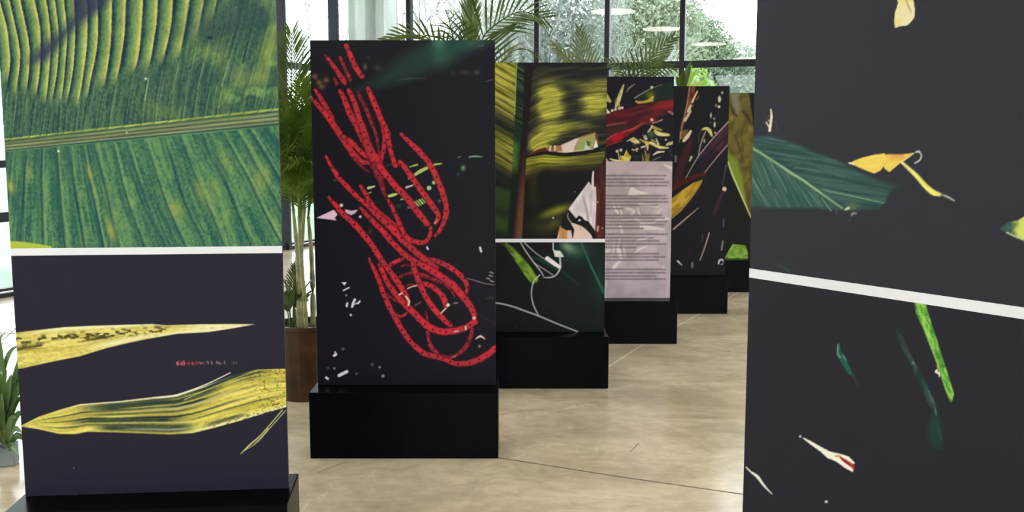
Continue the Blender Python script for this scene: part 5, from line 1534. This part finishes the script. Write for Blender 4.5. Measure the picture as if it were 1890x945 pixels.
for q, (ti, pts, L, n, dr, an, li, w) in enumerate(specB):
    P = [crownB[ti]] + [at(x, y, YB + d) for (x, y, d) in pts]
    frond(palmB, P, L, n, w, 200 + q, dr, an, li, 'frond' if q != 4 else 'frond_olive', .3, .010, (0, -1, .25) if q in (0, 2, 3) else (0, 0, 1))

# palm C, behind the text panel
YC = 8.45
cc_ = at(1135, 640, YC); cc_[2] = 0
palmC = empty('potted_palm', (cc_[0], cc_[1], 0), 'potted palm with feathery fronds above the text panel', 'potted plant', 'potted palms among the panels')
pot(palmC, cc_, 0.20, 0.45, M['pot_brown'])
crownC = []
for q, (x, y, dy) in enumerate(((1130, 330, 0), (1150, 310, .06), (1118, 320, -.06))):
    eP = at(x, y, YC + dy)
    s = np.array([cc_[0] + .05 * (q - 1), cc_[1] + dy * .5, 0.39])
    cane(palmC, [s, s * .6 + eP * .4 + np.array([.02 * q - .02, 0, 0]), eP], 0.020, 0.010)
    crownC.append(eP)
specC = [(1, [(1165, 220, 0), (1180, 150, 0), (1200, 110, 0), (1242, 70, 0)], 0.30, 20, .1, .85, .1, .018, 'frond'),
         (0, [(1140, 220, .1), (1130, 160, .1), (1150, 126, .1), (1200, 120, .1), (1258, 130, .1)], 0.22, 28, .7, 1.0, .3, .015, 'frond'),
         (0, [(1150, 230, -.2), (1160, 160, -.25), (1190, 128, -.3), (1240, 122, -.3)], 0.26, 22, .8, 1.0, .1, .015, 'frond'),
         (2, [(1100, 220, 0), (1084, 140, 0), (1076, 100, 0), (1070, 54, 0)], 0.30, 20, .2, .75, .1, .018, 'frond_olive'),
         (2, [(1092, 240, -.1), (1064, 150, -.1), (1050, 112, -.1), (1020, 82, -.1)], 0.24, 18, .4, .6, .1, .018, 'frond_olive'),
         (1, [(1160, 230, -.15), (1165, 170, -.2), (1150, 130, -.25), (1120, 112, -.3)], 0.26, 20, .5, .9, .2, .015, 'frond'),
         (0, [(1110, 260, .3), (1060, 200, .4), (1030, 190, .5), (1000, 220, .6)], 0.3, 22, .5, .9, .2, .014, 'frond')]
for q, (ti, pts, L, n, dr, an, li, w, mt) in enumerate(specC):
    P = [crownC[ti]] + [at(x, y, YC + d) for (x, y, d) in pts]
    frond(palmC, P, L, n, w, 300 + q, dr, an, li, mt, .3, .008, (0, -1, .25) if q in (0, 2, 3, 4, 5) else (0, 0, 1))


# broad-leaved plants
def blade(parent, base, tip, w, sag, side, mat, name='leaf', label=None):
    """one strap leaf, folded along its middle"""
    base = np.array(base, float); tip = np.array(tip, float)
    n = 7
    v, f = [], []
    for i in range(n + 1):
        t = i / n
        p = base * (1 - t) + tip * t + Z * (sag * math.sin(math.pi * t))
        p2 = base * (1 - t - .02) + tip * (t + .02) + Z * (sag * math.sin(math.pi * (t + .02)))
        T = p2 - p; T = T / np.linalg.norm(T)
        s = np.cross(T, np.array(side, float)); s = s / (np.linalg.norm(s) + 1e-9)
        nn = np.cross(s, T)
        ww = w / 2 * (math.sin(math.pi * (0.12 + 0.88 * t) ** 0.8) ** 0.7 if t < 1 else 0.02)
        v += [p - s * ww + nn * ww * .3, p, p + s * ww + nn * ww * .3]
        if i:
            k_ = 3 * i
            f += [[k_ - 3, k_ - 2, k_ + 1, k_], [k_ - 2, k_ - 1, k_ + 2, k_ + 1]]
    return make(name, v, f, M[mat], parent, True, None, label)


YD = 4.72
cd = at(14, 868, YD); cd[2] = 0
drac = empty('potted_dracaena', (cd[0], cd[1], 0), 'leafy strap-leaved plant in a small grey pot beside the front left panel', 'potted plant')
b = MB()
b.box((cd[0] + .005, cd[1], 0.055), (0.97, .24, 0), (-.24, .97, 0), Z, 0.085, 0.085, 0.11, 0.006)
b.build('pot', M['pot_grey'], drac, False, None, 'small square grey pot')
b = MB(); b.tube([(cd[0], cd[1], 0.10), (cd[0] - .01, cd[1], 0.3), (cd[0] - .02, cd[1], 0.42)], [0.014, 0.012, 0.008], 7)
b.build('stem', M['cane'], drac, True)
for (x0, y0, x1, y1, dy, w, sg) in ((12, 800, 34, 660, 0, .045, .02), (10, 800, 52, 640, .1, .05, .06), (8, 770, -30, 640, .05, .05, .05), (14, 770, 58, 690, -.1, .045, .04), (10, 740, -2, 610, .0, .04, .02), (12, 820, 42, 800, -.15, .05, .05), (10, 820, 48, 760, -.05, .055, .05), (8, 820, -40, 780, -.1, .05, .06),
                                    (14, 790, 44, 735, .05, .05, .05), (6, 790, -20, 720, -.12, .05, .05), (10, 760, 22, 690, -.12, .05, .02), (12, 835, 36, 845, -.2, .045, .05), (8, 835, -10, 850, -.2, .045, .06), (14, 810, 30, 770, -.2, .05, .04), (6, 800, 4, 725, -.18, .05, .03), (12, 780, 46, 705, .15, .04, .05), (6, 812, -30, 815, .1, .05, .07), (16, 825, 56, 825, .1, .05, .06)):
    blade(drac, at(x0, y0, YD), at(x1, y1, YD + dy), w * .72, sg, (0, -1, .25), 'dracaena')
rD = random.Random(17)
for q in range(16):
    a = rD.uniform(0, 2 * math.pi); hgt = rD.uniform(.14, .42)
    b0 = np.array([cd[0] - .01, cd[1], hgt])
    ln = rD.uniform(.16, .27); el = rD.uniform(.0, 1.1)
    blade(drac, b0, b0 + np.array([math.cos(a) * math.cos(el), math.sin(a) * math.cos(el) * .6, math.sin(el)]) * ln, rD.uniform(.022, .034), rD.uniform(.02, .06), (0, -1, .25), 'dracaena')

# fine palm tips behind it
for q, (pts) in enumerate(([(-20, 690, .2), (-6, 640, .2), (8, 616, .2), (34, 618, .2)], [(-30, 660, .3), (-10, 630, .3), (6, 626, .3), (30, 606, .3)])):
    P = [at(4, 800, YD)] + [at(x, y, YD + d) for (x, y, d) in pts]
    frond(drac, P, 0.10, 12, 0.007, 400 + q, .2, .6, .1, 'frond', .55, .004)

# young broad-leaved plant behind the dark panel
YE = 9.95
ce = at(1262, 560, YE); ce[2] = 0
yp = empty('potted_plant', (ce[0], ce[1], 0), 'slim potted plant with broad lime leaves above the dark panel', 'potted plant')
pot(yp, ce, 0.17, 0.36, M['pot_brown'])
b = MB(); tE = at(1258, 175, YE); b.tube([(ce[0], ce[1], .32), (ce[0] + .02, ce[1], 1.2), tuple(tE)], [.02, .016, .010], 8)
b.build('stem', M['cane'], yp, True)
for (x0, y0, x1, y1, dy, w, mt) in ((1256, 175, 1276, 112, 0, .07, 'frond'), (1254, 180, 1262, 128, -.1, .08, 'frond'), (1258, 178, 1300, 150, .05, .07, 'lime_leaf'), (1258, 175, 1286, 128, .1, .06, 'lime_leaf'), (1256, 172, 1248, 140, .05, .05, 'frond'), (1258, 190, 1296, 168, -.1, .07, 'lime_leaf'), (1258, 160, 1278, 120, .15, .05, 'lime_leaf'), (1258, 200, 1225, 160, .1, .06, 'frond'), (1258, 195, 1310, 195, .1, .06, 'frond')):
    blade(yp, at(x0, y0, YE), at(x1, y1, YE + dy), w, .02, (0, -1, .2), mt)


# ------------------------------------------------------------------ trees outside
def crown_mesh(parent, blobs, n, size, mat, seed):
    g = np.random.default_rng(seed)
    tot = sum(r ** 3 for (_, r, _) in blobs)
    C = []
    for (c, r, sq) in blobs:
        k_ = max(20, int(n * r ** 3 / tot))
        d = g.normal(size=(k_, 3)); d /= np.linalg.norm(d, axis=1)[:, None]
        rad = r * g.random(k_) ** 0.45
        # clumps
        cl = np.sin(d[:, 0] * 9 + c[0]) * np.sin(d[:, 1] * 8 + c[1]) * np.sin(d[:, 2] * 9 + 1)
        p = np.array(c)[None, :] + d * (rad * (1 + .22 * cl))[:, None] * np.array([1, 1, sq])[None, :]
        C.append(p)
    C = np.concatenate(C)
    C = C[C[:, 2] > 0.05]
    k_ = len(C)
    a = g.normal(size=(k_, 3)); a /= np.linalg.norm(a, axis=1)[:, None]
    b_ = np.cross(a, g.normal(size=(k_, 3))); b_ /= np.linalg.norm(b_, axis=1)[:, None]
    s = size * g.uniform(.6, 1.3, k_)[:, None]
    V = np.stack([C - a * s, C + b_ * s * .45, C + a * s, C - b_ * s * .45], 1).reshape(-1, 3)
    Fq = np.arange(k_ * 4).reshape(-1, 4)
    return make_np('foliage', V, Fq, mat, parent, kind='stuff')


def branches(parent, base, height, seed, mat, depth=4, spread=.6, r0=.09, lean=(0, 0)):
    rr = random.Random(seed)
    b = MB()

    def grow(p, d, l, r, k_):
        q = [p]
        dd = np.array(d)
        for i in range(3):
            dd = dd + np.array([rr.uniform(-.16, .16), rr.uniform(-.16, .16), rr.uniform(-.04, .12)])
            dd = dd / np.linalg.norm(dd)
            q.append(q[-1] + dd * l / 3)
        b.tube(q, [r, r * .85, r * .7, r * .55], 4 if k_ < depth else 5, False)
        if k_ > 0:
            for i in range(rr.randint(2, 4)):
                e_ = dd + np.array([rr.uniform(-spread, spread), rr.uniform(-spread, spread), rr.uniform(-.1, .4)])
                e_ = e_ / np.linalg.norm(e_)
                grow(q[rr.choice([1, 2, 3, 3])], e_, l * rr.uniform(.55, .8), r * .55, k_ - 1)
    grow(np.array(base, float), np.array([lean[0], lean[1], 1.0]), height, r0, depth)
    return b.build('branches', mat, parent, False, 'stuff')


def trunk(parent, base, h, r, mat):
    b = MB()
    b.tube([base, np.array(base) + np.array([.05, 0, h * .5]), np.array(base) + np.array([-.03, .02, h])], [r, r * .8, r * .55], 8)
    b.build('trunk', mat, parent, True)


GZ = -0.13


def tree(px, Y, label, blobs, n, size, mat, bark, seed, name='tree', cat='tree', bare=None):
    base = at(px, 400, Y); base[2] = GZ
    t = empty(name, base, label, cat, 'trees and shrubs outside the windows')
    bl = [(at(x, y, Y + dy), r, sq) for (x, y, dy, r, sq) in blobs]
    top = max(c[2] for (c, r, s) in bl) if bl else 3
    trunk(t, base, max(.6, top * .75), .10 if name == 'tree' else .04, bark)
    if bare:
        for (s_, h, lx) in bare:
            branches(t, base + np.array([lx * .1, 0, .4]), h, seed + s_, bark, 5, .55, .075, (lx, 0))
    if n: crown_mesh(t, bl, int(n * 1.5) if n > 1500 else n, size, mat, seed)
    return t


tree(1015, 19.3, 'pale twiggy shrub filling the glass above the backlit leaf panel', [(1000, 60, 0, 1.1, 1), (1060, 30, .3, 1.2, 1), (960, 90, .2, .9, 1), (1080, 110, 0, 1.1, 1), (1020, 140, 0, 1.2, 1), (1050, -40, .5, 1.0, 1)], 7000, .055, M['tree_grey'], M['bark_pale'], 1, 'shrub', 'shrub', [(1, 2.4, -.5), (2, 2.4, .5), (3, 2.2, .9), (4, 2.3, 0.2), (5, 2.2, -.9)])
tree(1190, 23.5, 'yellow-green tree seen through the pane above the text panel', [(1180, 40, 0, 1.25, 1), (1220, 10, .3, 1.2, 1), (1150, 100, .2, 1.1, 1), (1210, 110, 0, 1.2, 1), (1150, -20, .4, 1.0, 1), (1235, 70, .2, .9, 1)], 9000, .065, M['tree_pale'], M['bark'], 2)
tree(1290, 28.5, 'rounded green tree against the white sky in the right-hand pane', [(1275, 75, 0, .85, 1), (1300, 95, .3, .9, 1), (1340, 125, .2, .85, 1), (1375, 150, .2, .7, 1), (1270, 45, .3, .5, 1), (1310, 60, .1, .45, 1), (1300, 150, .2, 1.2, .8), (1350, 165, .2, 1.0, .8), (1390, 128, .2, .35, 1), (1335, 85, .1, .35, 1)], 10000, .065, M['tree_green'], M['bark'], 3)
tree(905, 30.5, 'airy grey-green tree behind the large palm', [(930, 80, 0, .8, 1), (955, 50, .3, .7, 1), (915, 110, .2, .8, 1), (965, 110, 0, .8, 1)], 3200, .05, M['tree_grey'], M['bark_pale'], 4, 'tree', 'tree', [(1, 2.0, .4), (2, 2.2, -.3)])
tree(800, 25.5, 'bare tree with thin branches against the white sky', [(800, 30, 0, 1.2, 1), (840, 60, 0, 1.0, 1), (780, 90, 0, .9, 1)], 420, .05, M['tree_grey'], M['bark'], 5, 'tree', 'tree', [(1, 2.4, -.3), (2, 2.5, .3), (3, 2.3, .1), (4, 2.2, -.7)])
tree(575, 27, 'faint bare tree outside the left-hand glazing', [(570, 40, 0, 1.0, 1.3)], 260, .06, M['tree_grey'], M['bark_pale'], 6, 'tree', 'tree', [(1, 2.6, -.2), (2, 2.4, .25)])
tree(1278, 17.2, 'bright lime-green shrub close outside the right-hand pane', [(1280, 150, 0, .28, 1.2), (1290, 170, 0, .3, 1), (1272, 130, 0, .2, 1.2), (1282, 220, 0, .4, 1.2), (1262, 190, 0, .3, 1)], 1100, .06, M['lime_leaf'], M['bark'], 7, 'shrub', 'shrub')
for q, (px, Y, lb) in enumerate(((930, 35, 'hazy grey-green tree standing behind the twiggy shrub'), (1120, 42, 'hazy green tree standing behind the yellow-green tree'), (1300, 36, 'low dark hedge tree behind the rounded green tree'), (1440, 43, 'grey-green tree mostly hidden by the angled black panel'))):
    yb = 150 if q >= 2 else 110
    tree(px, Y, lb, [(px - 40, yb, 0, 1.7, 1), (px + 50, yb + 15, .3, 1.7, 1), (px, yb - (0 if q >= 2 else 40), .2, 1.4, 1), (px, yb + 70, 0, 2.0, 1)], 7000, .10, M['tree_pale'] if q == 1 else M['tree_grey'], M['bark'], 20 + q)
